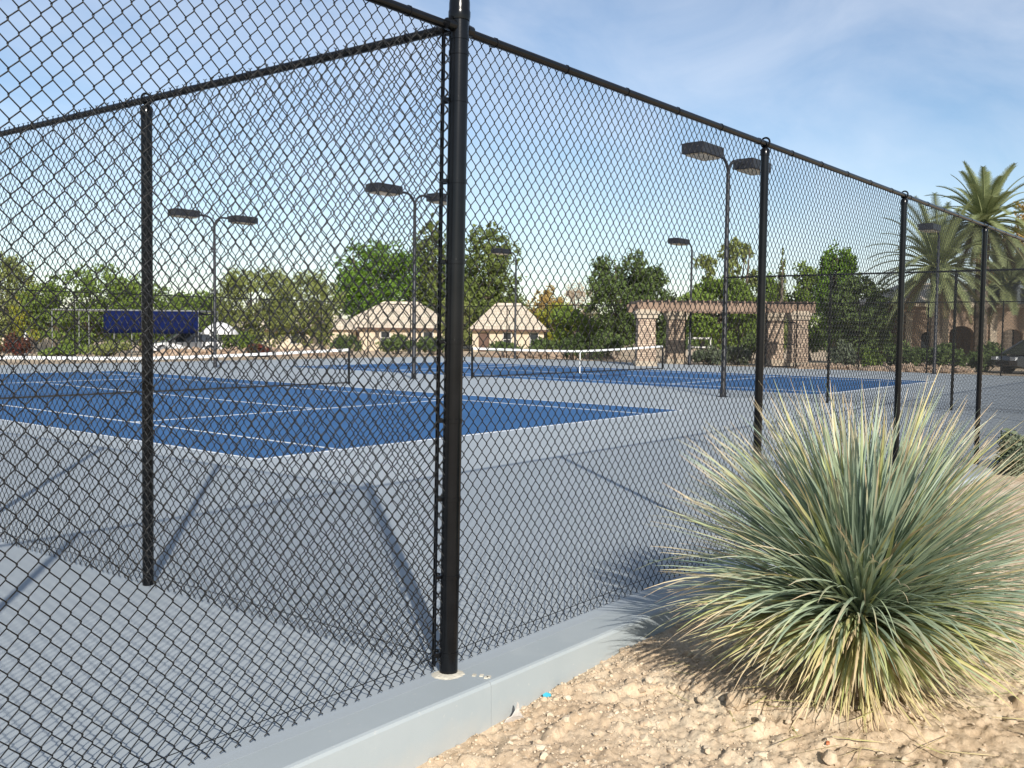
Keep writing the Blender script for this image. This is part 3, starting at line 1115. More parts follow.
for a in [
    (736, 704, 0.072, 'rounded tan stone lying just under the left side of the spiky plant'),
    (700, 700, 0.024, 'small brown stone to the left of the rounded tan stone'),
    (664, 726, 0.034, 'tan stone on open dirt, lower left of the spiky plant'),
    (688, 655, 0.030, 'brown clod close to the kerb in the plant shadow'),
    (616, 712, 0.017, 'small angular stone in the middle of the open dirt'),
    (570, 752, 0.019, 'small pale stone near the bottom edge, in the middle of the dirt'),
    (830, 760, 0.042, 'flat pale stone at the bottom edge below the spiky plant'),
    (905, 762, 0.026, 'tan stone at the bottom edge, right of the flat pale stone'),
    (708, 752, 0.020, 'small stone at the bottom edge, left of the flat pale stone'),
    (660, 668, 0.020, 'small grey brown stone by the kerb face'),
    (788, 722, 0.016, 'small stone among the drooping leaves left of the plant base'),
]:
    stone(a[0], a[1], a[2], a[3], int(a[0] * 7 + a[1]))

# torn flake, turquoise scrap, twigs
p = ray_ground(516, 722)
b = MB()
o2 = [(-0.058, 0.0), (0.0, -0.012), (0.055, -0.008), (0.034, 0.020), (0.016, 0.052), (0.010, 0.092), (0.002, 0.104), (-0.006, 0.060), (-0.024, 0.030), (-0.048, 0.018)]
v = [(x, 0.012 * math.sin(x * 40) - 0.25 * z + (0.02 if z < 0.0 else 0), z) for x, z in o2]
b.add(v + [(0.0, -0.004, 0.028)], [(i, (i + 1) % 10, 10) for i in range(10)])
o = b.build('torn_flake', M_paper, None, False, (p[0], p[1], p[2] + 0.004), YAW - PI / 2 + 0.2)
md = o.modifiers.new('sol', 'SOLIDIFY'); md.thickness = 0.004
tag(o, 'torn pale flake of plastic standing in the dirt against the kerb', 'litter')
p = ray_ground(543, 697)
b = MB()
b.add([(-0.022, -0.010, 0.002), (0.020, -0.012, 0.006), (0.024, 0.008, 0.012), (0.002, 0.016, 0.018), (-0.020, 0.010, 0.012)], [(0, 1, 2, 3, 4)])
o = b.build('plastic_scrap', M_cyan, None, False, (p[0], p[1], p[2] + 0.006), -0.5)
md = o.modifiers.new('sol', 'SOLIDIFY'); md.thickness = 0.003
tag(o, 'tiny turquoise plastic scrap on the dirt next to the kerb', 'litter')
p = ray_ground(828, 744)
o = MB().box((0, 0, 0.006), (0.028, 0.016, 0.007), 0.4, 0.8).build('orange_scrap', M_orange, None, False, (p[0], p[1], p[2]))
tag(o, 'tiny orange scrap on the dirt below the spiky plant', 'litter')
for k, (px, py, L, az, lab) in enumerate(((443, 749, 0.13, 0.3, 'short dark twig lying on the dirt at the foot of the kerb'),
                                          (845, 748, 0.16, 0.1, 'pale straight twig on the dirt below the spiky plant'),
                                          (488, 722, 0.10, 0.6, 'crooked dark twig against the kerb, left of the torn flake'))):
    p = ray_ground(px, py)
    pts = [(L * (q - 0.5) * math.cos(az), L * (q - 0.5) * math.sin(az) + 0.006 * math.sin(q * 7 + k), 0.010 + 0.006 * math.sin(q * 5 + k)) for q in np.linspace(0, 1, 7)]
    o = MB().tube(pts, [0.0015, 0.003, 0.0035, 0.003, 0.0032, 0.0022, 0.001], 6).build('twig', M_twig, None, True, (p[0], p[1], p[2]))
    tag(o, lab, 'twig', 'twigs on the dirt')

# ------------------------------------------------------------------ foliage things


def leaf_cloud(centres, size, rnd, aspect=1.6):
    """quads of random orientation at centres"""
    n = len(centres)
    a = rnd.normal(size=(n, 3)); a /= np.linalg.norm(a, axis=1)[:, None]
    c = rnd.normal(size=(n, 3)); c -= a * np.sum(a * c, 1)[:, None]; c /= np.linalg.norm(c, axis=1)[:, None]
    s_ = size * rnd.uniform(0.55, 1.35, (n, 1))
    p = np.stack([centres - a * s_ * 0.5 * aspect, centres - c * s_ * 0.42, centres + a * s_ * 0.5 * aspect, centres + c * s_ * 0.42], 1)
    return p.reshape(-1, 3), (np.arange(n)[:, None] * 4 + np.arange(4)[None, :])


def cloud_obj(name, pts, faces, var, material, parent):
    me = bpy.data.meshes.new(name)
    me.vertices.add(len(pts)); me.vertices.foreach_set('co', pts.astype(np.float32).ravel())
    me.loops.add(len(faces) * 4); me.loops.foreach_set('vertex_index', faces.astype(np.int32).ravel())
    me.polygons.add(len(faces)); me.polygons.foreach_set('loop_start', np.arange(len(faces), dtype=np.int32) * 4)
    me.polygons.foreach_set('loop_total', np.full(len(faces), 4, np.int32))
    me.update(calc_edges=True)
    a = me.attributes.new('var', 'FLOAT', 'POINT'); a.data.foreach_set('value', var.astype(np.float32))
    me.materials.append(material)
    o = bpy.data.objects.new(name, me); COL.objects.link(o); o.parent = parent
    return o


def tree(px, py_top, width_px, d, label, leaf, style='round', n=5200, leafsize=0.20, seed=1, name='tree', group='trees beyond the courts', trunk_frac=0.25, base_y=None, cat='tree'):
    """tree whose crown top is seen at (px, py_top) from the camera's survey point, at depth d"""
    rnd = np.random.RandomState(seed)
    top = pt(px, py_top, d)
    x, y = top[0], top[1]
    zb = float(ground_z(x, y, False))
    H = top[2] - zb
    R = width_px / F_PX * d / 2
    t = thing(name, label, cat, (x, y, zb - 0.05), rnd.uniform(0, 6), group)
    # limbs
    tr = MB()
    trunk_h = H * trunk_frac
    r0 = max(0.08, 0.028 * H)
    lean = rnd.normal(0, 0.04 * H, 2)
    tr.tube([(0, 0, 0), (lean[0] * 0.3, lean[1] * 0.3, trunk_h * 0.6), (lean[0] * 0.6, lean[1] * 0.6, trunk_h * 1.1), (lean[0], lean[1], H * 0.62), (lean[0] * 1.2, lean[1] * 1.2, H * 0.88)],
            [r0, r0 * 0.85, r0 * 0.7, r0 * 0.4, r0 * 0.1], 8)
    lobes = []
    if style == 'pine':
        k = 40
        for i in range(k):
            h = trunk_h * 0.8 + (H - trunk_h * 0.8) * (i + 0.5) / k
            q = (i + 0.5) / k
            rr = R * min(1.0, 1.15 * (1 - q ** 2.2) ** 0.7) * (0.85 + 0.2 * math.sin(q * 9)) + 0.08 * R
            a = i * 2.4 + rnd.uniform(-.4, .4)
            dd = rr * rnd.uniform(0.45, 0.8)
            c = np.array([dd * math.cos(a), dd * math.sin(a), h])
            lobes.append((c, np.array([rr * 0.45, rr * 0.45, H * 0.075]) * rnd.uniform(0.8, 1.2)))
    elif style == 'column':
        for i in range(12):
            q = (i + 0.5) / 12
            lobes.append((np.array([rnd.normal(0, R * .12), rnd.normal(0, R * .12), H * (0.1 + 0.85 * q)]), np.array([R * (1 - 0.75 * q ** 2), R * (1 - 0.75 * q ** 2), H * 0.09])))
    else:
        kk = {'round': 46, 'sparse': 26, 'spread': 52, 'bush': 34}[style]
        zc = {'round': 0.56, 'sparse': 0.58, 'spread': 0.52, 'bush': 0.48}[style]
        rv = H * {'round': 0.46, 'sparse': 0.42, 'spread': 0.48, 'bush': 0.5}[style]
        for i in range(kk):
            while True:
                q = rnd.uniform(-1, 1, 3)
                if 0.25 < q @ q < 1: break
            q = q / np.linalg.norm(q) * (q @ q) ** 0.25
            c = np.array([q[0] * R * 0.74, q[1] * R * 0.74, H * zc + q[2] * rv * 0.80])
            sc = rnd.uniform(0.16, 0.36) * (0.7 if style == 'sparse' else 1.0)
            lobes.append((c, np.array([R * sc, R * sc, max(rv * sc * 0.8, 0.15)])))
        c0 = max(l[0][2] + l[1][2] for l in lobes)
        for l in lobes:
            l[0][2] *= min(1.15, H / c0)
    for i, (c, s_) in enumerate(lobes):
        if i % 3 == 0:
            h0 = min(c[2] * 0.7, trunk_h + (c[2] - trunk_h) * 0.35) if c[2] > trunk_h else trunk_h * 0.6
            st = np.array([lean[0] * h0 / H, lean[1] * h0 / H, h0])
            mid = (st * 0.45 + c * 0.55) + np.array([0, 0, 0.03 * H])
            tr.tube([st, mid, c], [r0 * 0.42, r0 * 0.22, r0 * 0.07], 5, False)
    tr.build('trunk', M_bark, t, True)
    vol = np.array([s_[0] * s_[1] * s_[2] for _, s_ in lobes]) ** 0.66
    cnt = (vol / vol.sum() * n).astype(int) + 4
    P = []; VA = []
    for (c, s_), m_ in zip(lobes, cnt):
        # small twig clusters inside each lobe give an uneven edge
        sub = max(3, int(m_ / 14))
        q = rnd.normal(size=(sub, 3)); q /= np.linalg.norm(q, axis=1)[:, None]
        q *= rnd.uniform(0.35, 1.12, (sub, 1)) ** 0.6
        idx = rnd.randint(0, sub, m_)
        pp = q[idx] + rnd.normal(0, 0.16, (m_, 3))
        P.append(c + pp * s_)
        base = rnd.uniform(0, 1, sub)
        VA.append(np.clip(base[idx] * 0.6 + rnd.uniform(0, 0.4, m_), 0, 1))
    P = np.vstack(P); VA = np.concatenate(VA)
    P[:, 2] = np.maximum(P[:, 2], 0.08)
    pts, fc_ = leaf_cloud(P, leafsize, rnd, 1.8)
    cloud_obj('crown', pts, fc_, np.repeat(VA, 4), leaf, t)
    return t


T = [
    (8, 250, 66, 80, 'olive coloured tree at the far left edge, above the cream roof', L_olive, 'spread', 8000, .17),
    (32, 283, 40, 68, 'small yellow tree at the left, between the cream roof and the tarp frame', L_yellow, 'round', 4000, .13),
    (88, 262, 120, 68, 'broad feathery green tree behind the left part of the tarp frame', L_green, 'spread', 15000, .15),
    (140, 280, 90, 82, 'low green tree rising behind the middle of the blue tarp', L_green, 'spread', 9000, .17),
    (192, 290, 80, 86, 'low green tree above the right end of the blue tarp', L_green, 'round', 8000, .18),
    (256, 264, 92, 72, 'wispy olive green tree right of the white umbrella', L_olive, 'spread', 13000, .13),
    (306, 268, 84, 78, 'grey green wispy tree between the olive tree and the dense round tree', L_olive, 'spread', 10000, .13),
    (374, 239, 96, 122, 'dense round bright green tree above the long cream house', L_bright, 'round', 17000, .26),
    (433, 221, 66, 124, 'tall pine behind the thick corner post', L_pine, 'pine', 14000, .25),
    (488, 226, 84, 122, 'tall bulky pine just right of the thick corner post', L_pine, 'pine', 17000, .25),
    (452, 262, 110, 128, 'broad yellow green tree filling the gap under the two pines', L_green, 'round', 14000, .27),
    (459, 292, 36, 96, 'yellow green tree filling the gap between the two cream houses', L_olive, 'bush', 6000, .17),
    (322, 296, 26, 96, 'small olive tree in front of the left end of the long cream house', L_olive, 'round', 3500, .15),
    (546, 284, 44, 116, 'orange leaved autumn tree right of the small cream house', L_orange, 'round', 5000, .19),
    (581, 280, 46, 118, 'pinkish bare looking tree beside the orange autumn tree', L_dry, 'round', 4200, .13),
    (556, 300, 46, 112, 'yellow green bushy tree next to the small cream house', L_yellow, 'round', 5000, .2),
    (577, 302, 62, 84, 'green bushy tree under the orange and pinkish trees', L_green, 'bush', 8000, .16),
    (620, 250, 76, 76, 'tall green tree left of the pergola', L_dark, 'round', 15000, .16),
    (652, 264, 50, 78, 'slimmer green tree touching the tall tree left of the pergola', L_dark, 'round', 8000, .17),
    (702, 254, 46, 74, 'thin yellow green tree behind the middle of the pergola', L_olive, 'sparse', 5000, .13),
    (736, 234, 58, 68, 'tall open yellow green tree behind the pergola', L_olive, 'sparse', 6500, .13),
    (722, 276, 90, 64, 'dark green leafy tree filling the pergola opening', L_green, 'round', 14000, .15),
    (782, 248, 13, 70, 'slender yellowish column shaped cypress', L_olive, 'column', 3400, .12),
    (812, 262, 60, 74, 'rounded olive tree right of the slender cypress', L_green, 'round', 9000, .16),
    (766, 274, 50, 76, 'low green tree left of the slender cypress', L_green, 'round', 7000, .16),
    (838, 240, 46, 60, 'upright bright green tree left of the palms', L_bright, 'round', 11000, .13),
    (862, 274, 80, 58, 'dark spreading tree below the left palm fronds', L_dark, 'round', 14000, .14),
    (1022, 200, 56, 68, 'brownish orange tree at the right edge beside the tallest palm', L_orange, 'round', 9000, .15),
    (1012, 262, 70, 72, 'dark tree at the right edge behind the tan building', L_dark, 'round', 9000, .17),
]
for i, a in enumerate(T):
    tree(*a[:7], n=a[7], leafsize=a[8], seed=i + 2, trunk_frac=0.14, name='pine_tree' if a[6] == 'pine' else 'cypress_tree' if a[6] == 'column' else 'tree')

# far-off wooded belt closing the view behind everything
rnd = np.random.RandomState(404)
P = []; VA = []
for i in range(520):
    px = rnd.uniform(-260, 1290)
    d = rnd.uniform(140, 185)
    p_ = pt(px, 330, d)
    zb = -0.84
    hh = rnd.uniform(2.6, 5.2) * (0.8 + 0.5 * vnoise(px / 60.0, 3.0))
    for k in range(3):
        c_ = np.array([p_[0] + rnd.normal(0, 1.5), p_[1] + rnd.normal(0, 1.5), zb + hh * rnd.uniform(0.15, 0.9)])
        P.append(c_ + rnd.normal(0, 1, (60, 3)) * np.array([1.1, 1.1, hh * 0.13])); VA.append(np.clip(rnd.rand() * 0.6 + rnd.uniform(0, 0.4, 60), 0, 1))
P = np.vstack(P); P[:, 2] = np.maximum(P[:, 2], -0.8)
pts, fc_ = leaf_cloud(P, 0.42, rnd, 1.6)
o = cloud_obj('far_trees', pts, fc_, np.repeat(np.concatenate(VA), 4), L_dark, None)
tag(o, 'low dark belt of far-off trees behind all the houses', 'trees', kind='stuff')


def bush(px, py, w_px, h_px, d, label, leaf, n=1800, ls=0.10, seed=1, name='shrub', cat='shrub', group='shrubs beyond the fences', oblong=1.0):
    """leafy shrub, base on the ground at the pixel column"""
    rnd = np.random.RandomState(seed + 500)
    c = pt(px, py, d)
    zb = float(ground_z(c[0], c[1], False))
    R = w_px / F_PX * d / 2
    H = max(0.35, c[2] + h_px / F_PX * d * 0.5 - zb) if False else h_px / F_PX * d
    t = thing(name, label, cat, (c[0], c[1], zb), YAW - PI / 2, group)
    k = 16
    P = []; VA = []
    st = MB()
    for i in range(k):
        a = rnd.uniform(0, 2 * PI); q = rnd.uniform(0, 1) ** 0.5
        cc = np.array([R * 0.75 * q * math.cos(a), R * 0.75 * q * math.sin(a) * oblong, H * rnd.uniform(0.25, 0.85 - 0.35 * q)])
        s_ = np.array([R * 0.34, R * 0.34 * oblong, H * 0.24]) * rnd.uniform(0.7, 1.15)
        m_ = n // k
        q3 = rnd.normal(size=(m_, 3)); q3 /= np.linalg.norm(q3, axis=1)[:, None]
        q3 *= rnd.uniform(0.3, 1.15, (m_, 1))
        P.append(cc + q3 * s_); VA.append(np.clip(rnd.uniform(0, 0.6) + rnd.uniform(0, 0.4, m_), 0, 1))
        st.tube([(cc[0] * 0.15, cc[1] * 0.15, -0.05), (cc[0] * 0.6, cc[1] * 0.6, cc[2] * 0.5), cc], [0.02, 0.014, 0.005], 4, False)
    st.build('stems', M_bark, t)
    P = np.vstack(P); P[:, 2] = np.maximum(P[:, 2], 0.03)
    pts, fc_ = leaf_cloud(P, ls, rnd, 1.7)
    cloud_obj('foliage', pts, fc_, np.repeat(np.concatenate(VA), 4), leaf, t)
    return t


B = [
    (14, 345, 34, 24, 58, 'red flowering shrub at the far left below the cream roof', L_red),
    (62, 350, 46, 14, 55, 'low green shrub at the foot of the left frame post of the tarp', L_green),
    (110, 350, 46, 16, 56, 'low olive shrub in front of the tarp frame', L_olive),
    (78, 340, 34, 30, 62, 'leafy green shrub standing inside the tarp frame', L_green),
    (238, 346, 36, 34, 60, 'dark green shrub right of the white umbrella', L_green),
    (260, 350, 30, 17, 56, 'red leaved shrub above the near net band', L_red),
    (345, 350, 36, 28, 62, 'green shrub in front of the left end of the long cream house', L_dark),
    (396, 352, 46, 23, 66, 'trimmed green hedge in front of the long cream house, left half', L_dark),
    (436, 352, 46, 23, 66, 'trimmed green hedge in front of the long cream house, behind the corner post', L_dark),
    (500, 354, 56, 18, 66, 'low clipped hedge below the windows of the small cream house', L_dark),
    (545, 354, 40, 20, 66, 'low hedge right of the small cream house windows', L_dark),
    (574, 356, 34, 30, 56, 'dark rounded shrub just left of the pergola', L_dark),
    (606, 352, 36, 36, 58, 'tall dark shrub touching the first pergola column', L_dark),
    (710, 358, 40, 22, 50, 'grey green succulent clump inside the pergola', L_grey),
    (737, 358, 30, 26, 52, 'grey green shrub behind the near lamp post', L_grey),
    (752, 350, 26, 34, 56, 'dark shrub at the back of the pergola, left of the gate', L_dark),
    (843, 362, 30, 34, 47, 'grey green spiky shrub right of the gate', L_grey),
    (872, 366, 24, 26, 46, 'rounded green shrub left of the tan building', L_green),
    (905, 368, 46, 33, 46, 'clipped dark hedge before the tan building, under the left palm', L_dark),
    (946, 368, 40, 33, 46, 'clipped dark hedge before the arched doorway', L_dark),
    (985, 368, 44, 33, 46, 'clipped dark hedge between the arched doorway and the parked car', L_dark),
]
for i, (px, py, w, h, d, lab, lf) in enumerate(B):
    bush(px, py, w, h, d, lab, lf, 1500 if w < 40 else 2200, 0.13, i)
# shrub at the right edge near the fence
q = ray_ground(1016, 500)
t = bush(1014, 470, 56, 60, 9.0, 'round green shrub at the right edge, between the spiky plant and the fence', L_grey, 5200, 0.03, 77, group=None)
q = ray_ground(1024, 474)
t.location = (q[0], q[1], float(ground_z(q[0], q[1])) - 0.02)
t.rotation_euler = (0, 0, 0.4)
t.scale = (1.5, 1.5, 1.3)

# palms


def palm(px, py, d, label, seed, nf=64, flen=3.6, leafm_=None):
    rnd = np.random.RandomState(seed)
    c = pt(px, py, d)
    zb = float(ground_z(c[0], c[1], False))
    H = c[2] - zb
    t = thing('palm_tree', label, 'palm tree', (c[0], c[1], zb), 0, 'date palms by the tan building')
    tr = MB()
    zz = np.linspace(0, H, 40)
    rr = 0.34 + 0.03 * np.sin(np.arange(40) * PI) + 0.03 * (np.arange(40) % 2) + 0.12 * np.exp(-((H - zz) / 0.6) ** 2) + 0.1 * np.exp(-(zz / 0.4) ** 2)
    tr.tube(np.stack([0 * zz, 0 * zz, zz], 1), rr, 12)
    tr.build('trunk', M_bark, t)
    V = []; Fq = []; VA = []; off = 0
    V2 = []; F2 = []; VA2 = []; off2 = 0
    rc = MB()
    for i in range(nf):
        az = i * 2.39996 + rnd.normal(0, 0.1)
        u = (i + 0.5) / nf
        el = 1.42 - 2.1 * u ** 1.1
        L = flen * rnd.uniform(0.85, 1.08)
        dead = u > 0.93
        dvec = np.array([math.cos(az) * math.cos(el), math.sin(az) * math.cos(el), math.sin(el)])
        side = np.array([-math.sin(az), math.cos(az), 0])
        p = np.array([0.2 * math.cos(az), 0.2 * math.sin(az), H + 0.1 + 0.25 * (1 - u)])
        seg = 22
        pts = [p.copy()]
        for s_ in range(seg):
            dvec = dvec + np.array([0, 0, -0.036 - 0.04 * (s_ / seg)]) * (1.0 if el > 0.2 else 0.8)
            dvec /= np.linalg.norm(dvec)
            p = p + dvec * L / seg
            pts.append(p.copy())
            if s_ < 3: continue
            up = np.cross(side, dvec) * -1
            ll = 0.42 * math.sin(PI * min(1, (s_ + 2) / (seg + 2))) ** 0.6 + 0.08
            for h in (0, 0.33, 0.66):
                pb = p - dvec * h * L / seg
                for sg in (-1, 1):
                    tip = pb + (side * sg * 0.72 + dvec * 0.62 - np.array([0, 0, 0.04]) + up * 0.10) * ll * rnd.uniform(0.85, 1.1)
                    wv = dvec * 0.032
                    quad = [pb - wv, pb + wv, tip + wv * 0.25, tip - wv * 0.25]
                    vv = np.clip((0.15 if sg > 0 else 0.25) + rnd.uniform(0, 0.7), 0, 1)
                    if dead:
                        V2 += quad; F2.append((off2, off2 + 1, off2 + 2, off2 + 3)); VA2 += [vv] * 4; off2 += 4
                    else:
                        V += quad; Fq.append((off, off + 1, off + 2, off + 3)); VA += [vv] * 4; off += 4
        rc.tube(pts, np.linspace(0.045, 0.012, len(pts)), 4, False, var=0.8)
    rc.build('frond_ribs', leafm_ or L_palm, t)
    cloud_obj('fronds', np.array(V), np.array(Fq), np.array(VA), L_palm, t)
    if V2:
        cloud_obj('dead_fronds', np.array(V2), np.array(F2), np.array(VA2), L_palmdead, t)
    return t


palm(984, 226, 56, 'tallest date palm, its bright crown rising above the fence rail', 1, 74, 3.6)
palm(938, 272, 55, 'shorter date palm with low spreading fronds, left of the tallest palm', 2, 84, 4.0)
palm(1008, 288, 60, 'date palm at the right edge with its crown below the tallest one', 3, 54, 3.2)

# ------------------------------------------------------------------ houses


def window(par, x, y, z, w, h, rot=0, shutters=False):
    f = MB()
    t_ = 0.09
    f.box((x, y, z + h / 2 - t_ / 2), (w, 0.10, t_)); f.box((x, y, z - h / 2 + t_ / 2), (w, 0.10, t_))
    f.box((x - w / 2 + t_ / 2, y - .002, z), (t_, 0.10, h - 2 * t_)); f.box((x + w / 2 - t_ / 2, y - .002, z), (t_, 0.10, h - 2 * t_))
    f.box((x, y - .002, z), (w - 2 * t_, 0.07, 0.05))
    o = f.build('window', M_frame, par)
    MB().box((x, y + 0.02, z), (w - 2 * t_ + 0.01, 0.02, h - 2 * t_ + 0.01)).build('pane', M_glass, o)


def house(px, d, width, depth, wall_h, roof_h, label, windows, py=350, rz=None, ridge=0.35, zb=None, material=None, doors=()):
    c = pt(px, py, d)
    zb = float(ground_z(c[0], c[1], False)) if zb is None else zb
    t = thing('house', label, 'house', (c[0], c[1], zb), (YAW - PI / 2) if rz is None else rz)
    MB().box((0, depth / 2, wall_h / 2), (width, depth, wall_h)).build('wall', material or M_stucco, t)
    o = 0.5
    w2, y0, y1 = width / 2 + o, -o, depth + o
    rl = width * ridge / 2
    z0 = wall_h
    v = [(-w2, y0, z0), (w2, y0, z0), (w2, y1, z0), (-w2, y1, z0), (-rl, depth / 2, z0 + roof_h), (rl, depth / 2, z0 + roof_h)]
    v += [(a, b_, c_ - 0.14) for a, b_, c_ in v[:4]]
    f = [(0, 1, 5, 4), (1, 2, 5), (2, 3, 4, 5), (3, 0, 4), (6, 9, 8, 7)]
    MB().add(v, f).build('roof', M_roof, t)
    fb_ = MB()
    fb_.box((0, y0 - 0.03, z0 - 0.08), (2 * w2 + 0.1, 0.05, 0.22)); fb_.box((-w2 - 0.02, depth / 2, z0 - 0.08), (0.05, depth + 2 * o, 0.22)); fb_.box((w2 + 0.02, depth / 2, z0 - 0.08), (0.05, depth + 2 * o, 0.22))
    fb_.build('fascia', M_fascia, t)
    for (wx, wz, ww, wh) in windows:
        window(t, wx, -0.03, wz, ww, wh)
    for (dx, dw) in doors:
        dd = MB().box((dx, -0.025, 1.05), (dw, 0.07, 2.1)).build('door', M_fascia, t)
    return t


h1 = house(396, 108, 13.0, 9, 2.55, 3.1, 'long cream house with hipped tile roof behind the hedge, left of the corner post', [(-1.2, 1.45, 1.1, 1.5), (3.6, 1.45, 1.2, 1.5)], ridge=0.3, doors=[(-4.6, 1.0)])
# lower wing of the long house
w = MB().box((-7.0, -1.2, 1.15), (5.0, 4.6, 2.3)); w.build('wing', M_stucco, h1)
v = [(-10., -4.0, 2.3), (-4.0, -4.0, 2.3), (-4.0, 1.5, 2.3), (-10., 1.5, 2.3), (-7.4, -1.3, 4.1), (-6.6, -1.3, 4.1)]
MB().add(v, [(0, 1, 5, 4), (1, 2, 5), (2, 3, 4, 5), (3, 0, 4), (3, 2, 1, 0)]).build('wing_roof', M_roof, h1)
house(508, 108, 8.0, 8, 2.5, 3.1, 'small cream house with hipped tile roof, right of the corner post', [(-0.1, 1.4, 1.0, 1.7), (2.9, 1.4, 1.0, 1.7)], ridge=0.36, doors=[(-2.7, 1.2)])
house(0, 88, 9, 7, 2.6, 2.2, 'cream house at the far left edge with pale roof', [(1.5, 1.4, 1.1, 1.2)], ridge=0.5)
house(274, 100, 9.5, 7, 2.2, 2.0, 'cream house half hidden by shrubs above the red leaved shrub', [(-1.5, 1.3, 1.0, 1.2), (2.2, 1.3, 1.0, 1.2)], ridge=0.5)

# tan building behind the palms
c = pt(962, 350, 60)
tb = thing('tan_building', 'tan stone building with arched doorway behind the palms at the right', 'building', (c[0], c[1], -0.1), YAW - PI / 2)


def arch_wall(x0, x1, zt, openings, th=0.35):
    """front wall with arched openings cut as real holes: column strips and arch heads"""
    b = MB()
    xs = sorted(openings)
    cur = x0
    for (cx, w_, hs) in xs:
        b.box(((cur + cx - w_ / 2) / 2, 0, zt / 2), (cx - w_ / 2 - cur, th, zt))
        n_ = 10
        pts_ = [(cx - w_ / 2, hs)] + [(cx + w_ / 2 * math.cos(PI - PI * k / n_), hs + w_ / 2 * math.sin(PI * k / n_) * 0.6) for k in range(1, n_)] + [(cx + w_ / 2, hs)]
        for k in range(n_):
            a_, b_ = pts_[k], pts_[k + 1]
            b.prism([(a_[0], a_[1]), (b_[0], b_[1]), (b_[0], zt), (a_[0], zt)], -th / 2, th / 2)
        cur = cx + w_ / 2
    b.box(((cur + x1) / 2, 0, zt / 2), (x1 - cur, th, zt))
    return b


arch_wall(-4.2, 5.2, 3.7, [(-0.15, 1.5, 1.9), (-2.2, 0.9, 1.7), (3.0, 1.3, 1.8)]).build('wall', M_tan, tb)
MB().box((0.5, 5.2, 1.85), (9.4, 6, 3.7)).build('rear_wall', M_tan, tb)
b = MB()
for x in (-3.5, -1.25, 0.85, 1.75, 4.3):
    b = MB()
    b.box((x, -0.26, 1.5), (0.42, 0.2, 3.0)); b.box((x, -0.27, 0.45), (0.56, 0.28, 0.9)); b.box((x, -0.27, 3.05), (0.55, 0.28, 0.16))
    b.build('pilaster', M_capstone, tb)
b = MB().box((0.5, -0.3, 3.62), (9.8, 0.5, 0.22)); b.build('cornice', M_capstone, tb)
b = MB().box((-0.15, 1.9, 1.2), (1.2, 0.1, 2.4)); b.build('door', M_fascia, tb)
for x in (-2.2, 3.0):
    MB().box((x, 0.6, 1.5), (1.0, 0.05, 2.2)).build('window', M_glass, tb)
v = [(-4.7, -0.6, 3.75), (5.7, -0.6, 3.75), (5.7, 8.6, 3.75), (-4.7, 8.6, 3.75), (-2.2, 4, 5.2), (3.2, 4, 5.2)]
MB().add(v, [(0, 1, 5, 4), (1, 2, 5), (2, 3, 4, 5), (3, 0, 4), (3, 2, 1, 0)]).build('roof', M_roof, tb)
MB().prism([(2.2, 3.75), (4.0, 3.75), (3.1, 5.1)], -0.7, 3.0).build('gable', M_shutter, tb)

# ------------------------------------------------------------------ pergola
pc = pt(722, 366, 47.5)
pg = thing('pergola', 'stone column pergola with red brown timber beams beyond the far fence', 'pergola', (pc[0], pc[1], -0.08), YAW - PI / 2)


def pcol(px, d, w_, wd=None):
    q = pt(px, 366, d)
    loc = Matrix.Rotation(-(YAW - PI / 2), 3, 'Z') @ Vector((q[0] - pc[0], q[1] - pc[1], 0))
    b = MB()
    H = 2.42
    b.box((loc.x, loc.y, H / 2), (w_, wd or w_, H), taper=0.88)
    o = b.build('column', M_colstone, pg)
    b = MB().box((loc.x, loc.y, H + 0.10), (w_ * 1.06, w_ * 1.06, 0.20)).box((loc.x, loc.y, H + 0.27), (w_ * 1.22, w_ * 1.22, 0.14)).box((loc.x, loc.y, H + 0.38), (w_ * 0.95, w_ * 0.95, 0.09))
    b.build('capital', M_capstone, o)
    b = MB().box((loc.x, loc.y, 0.16), (w_ * 1.12, w_ * 1.12, 0.32)); b.build('plinth', M_capstone, o)
    return loc


cols = [pcol(645, 47.5, 0.95), pcol(675, 51.5, 0.98), pcol(797, 47.5, 0.85), pcol(773, 51.5, 0.9)]
xa, xb = cols[0].x - 0.45, cols[2].x + 0.75
b = MB()
for yy in (cols[0].y, cols[1].y):
    b.box(((xa + xb) / 2, yy - 0.2, 2.98), (xb - xa, 0.14, 0.42)); b.box(((xa + xb) / 2, yy + 0.2, 2.98), (xb - xa, 0.14, 0.42))
b.build('beam', M_beam, pg)
k = 26
for i in range(k):
    x = xa + 0.15 + (xb - xa - 0.3) * i / (k - 1)
    MB().box((x, (cols[0].y + cols[1].y) / 2, 3.25), (0.07, cols[1].y - cols[0].y + 1.0, 0.12)).build('rafter', M_beam, pg)

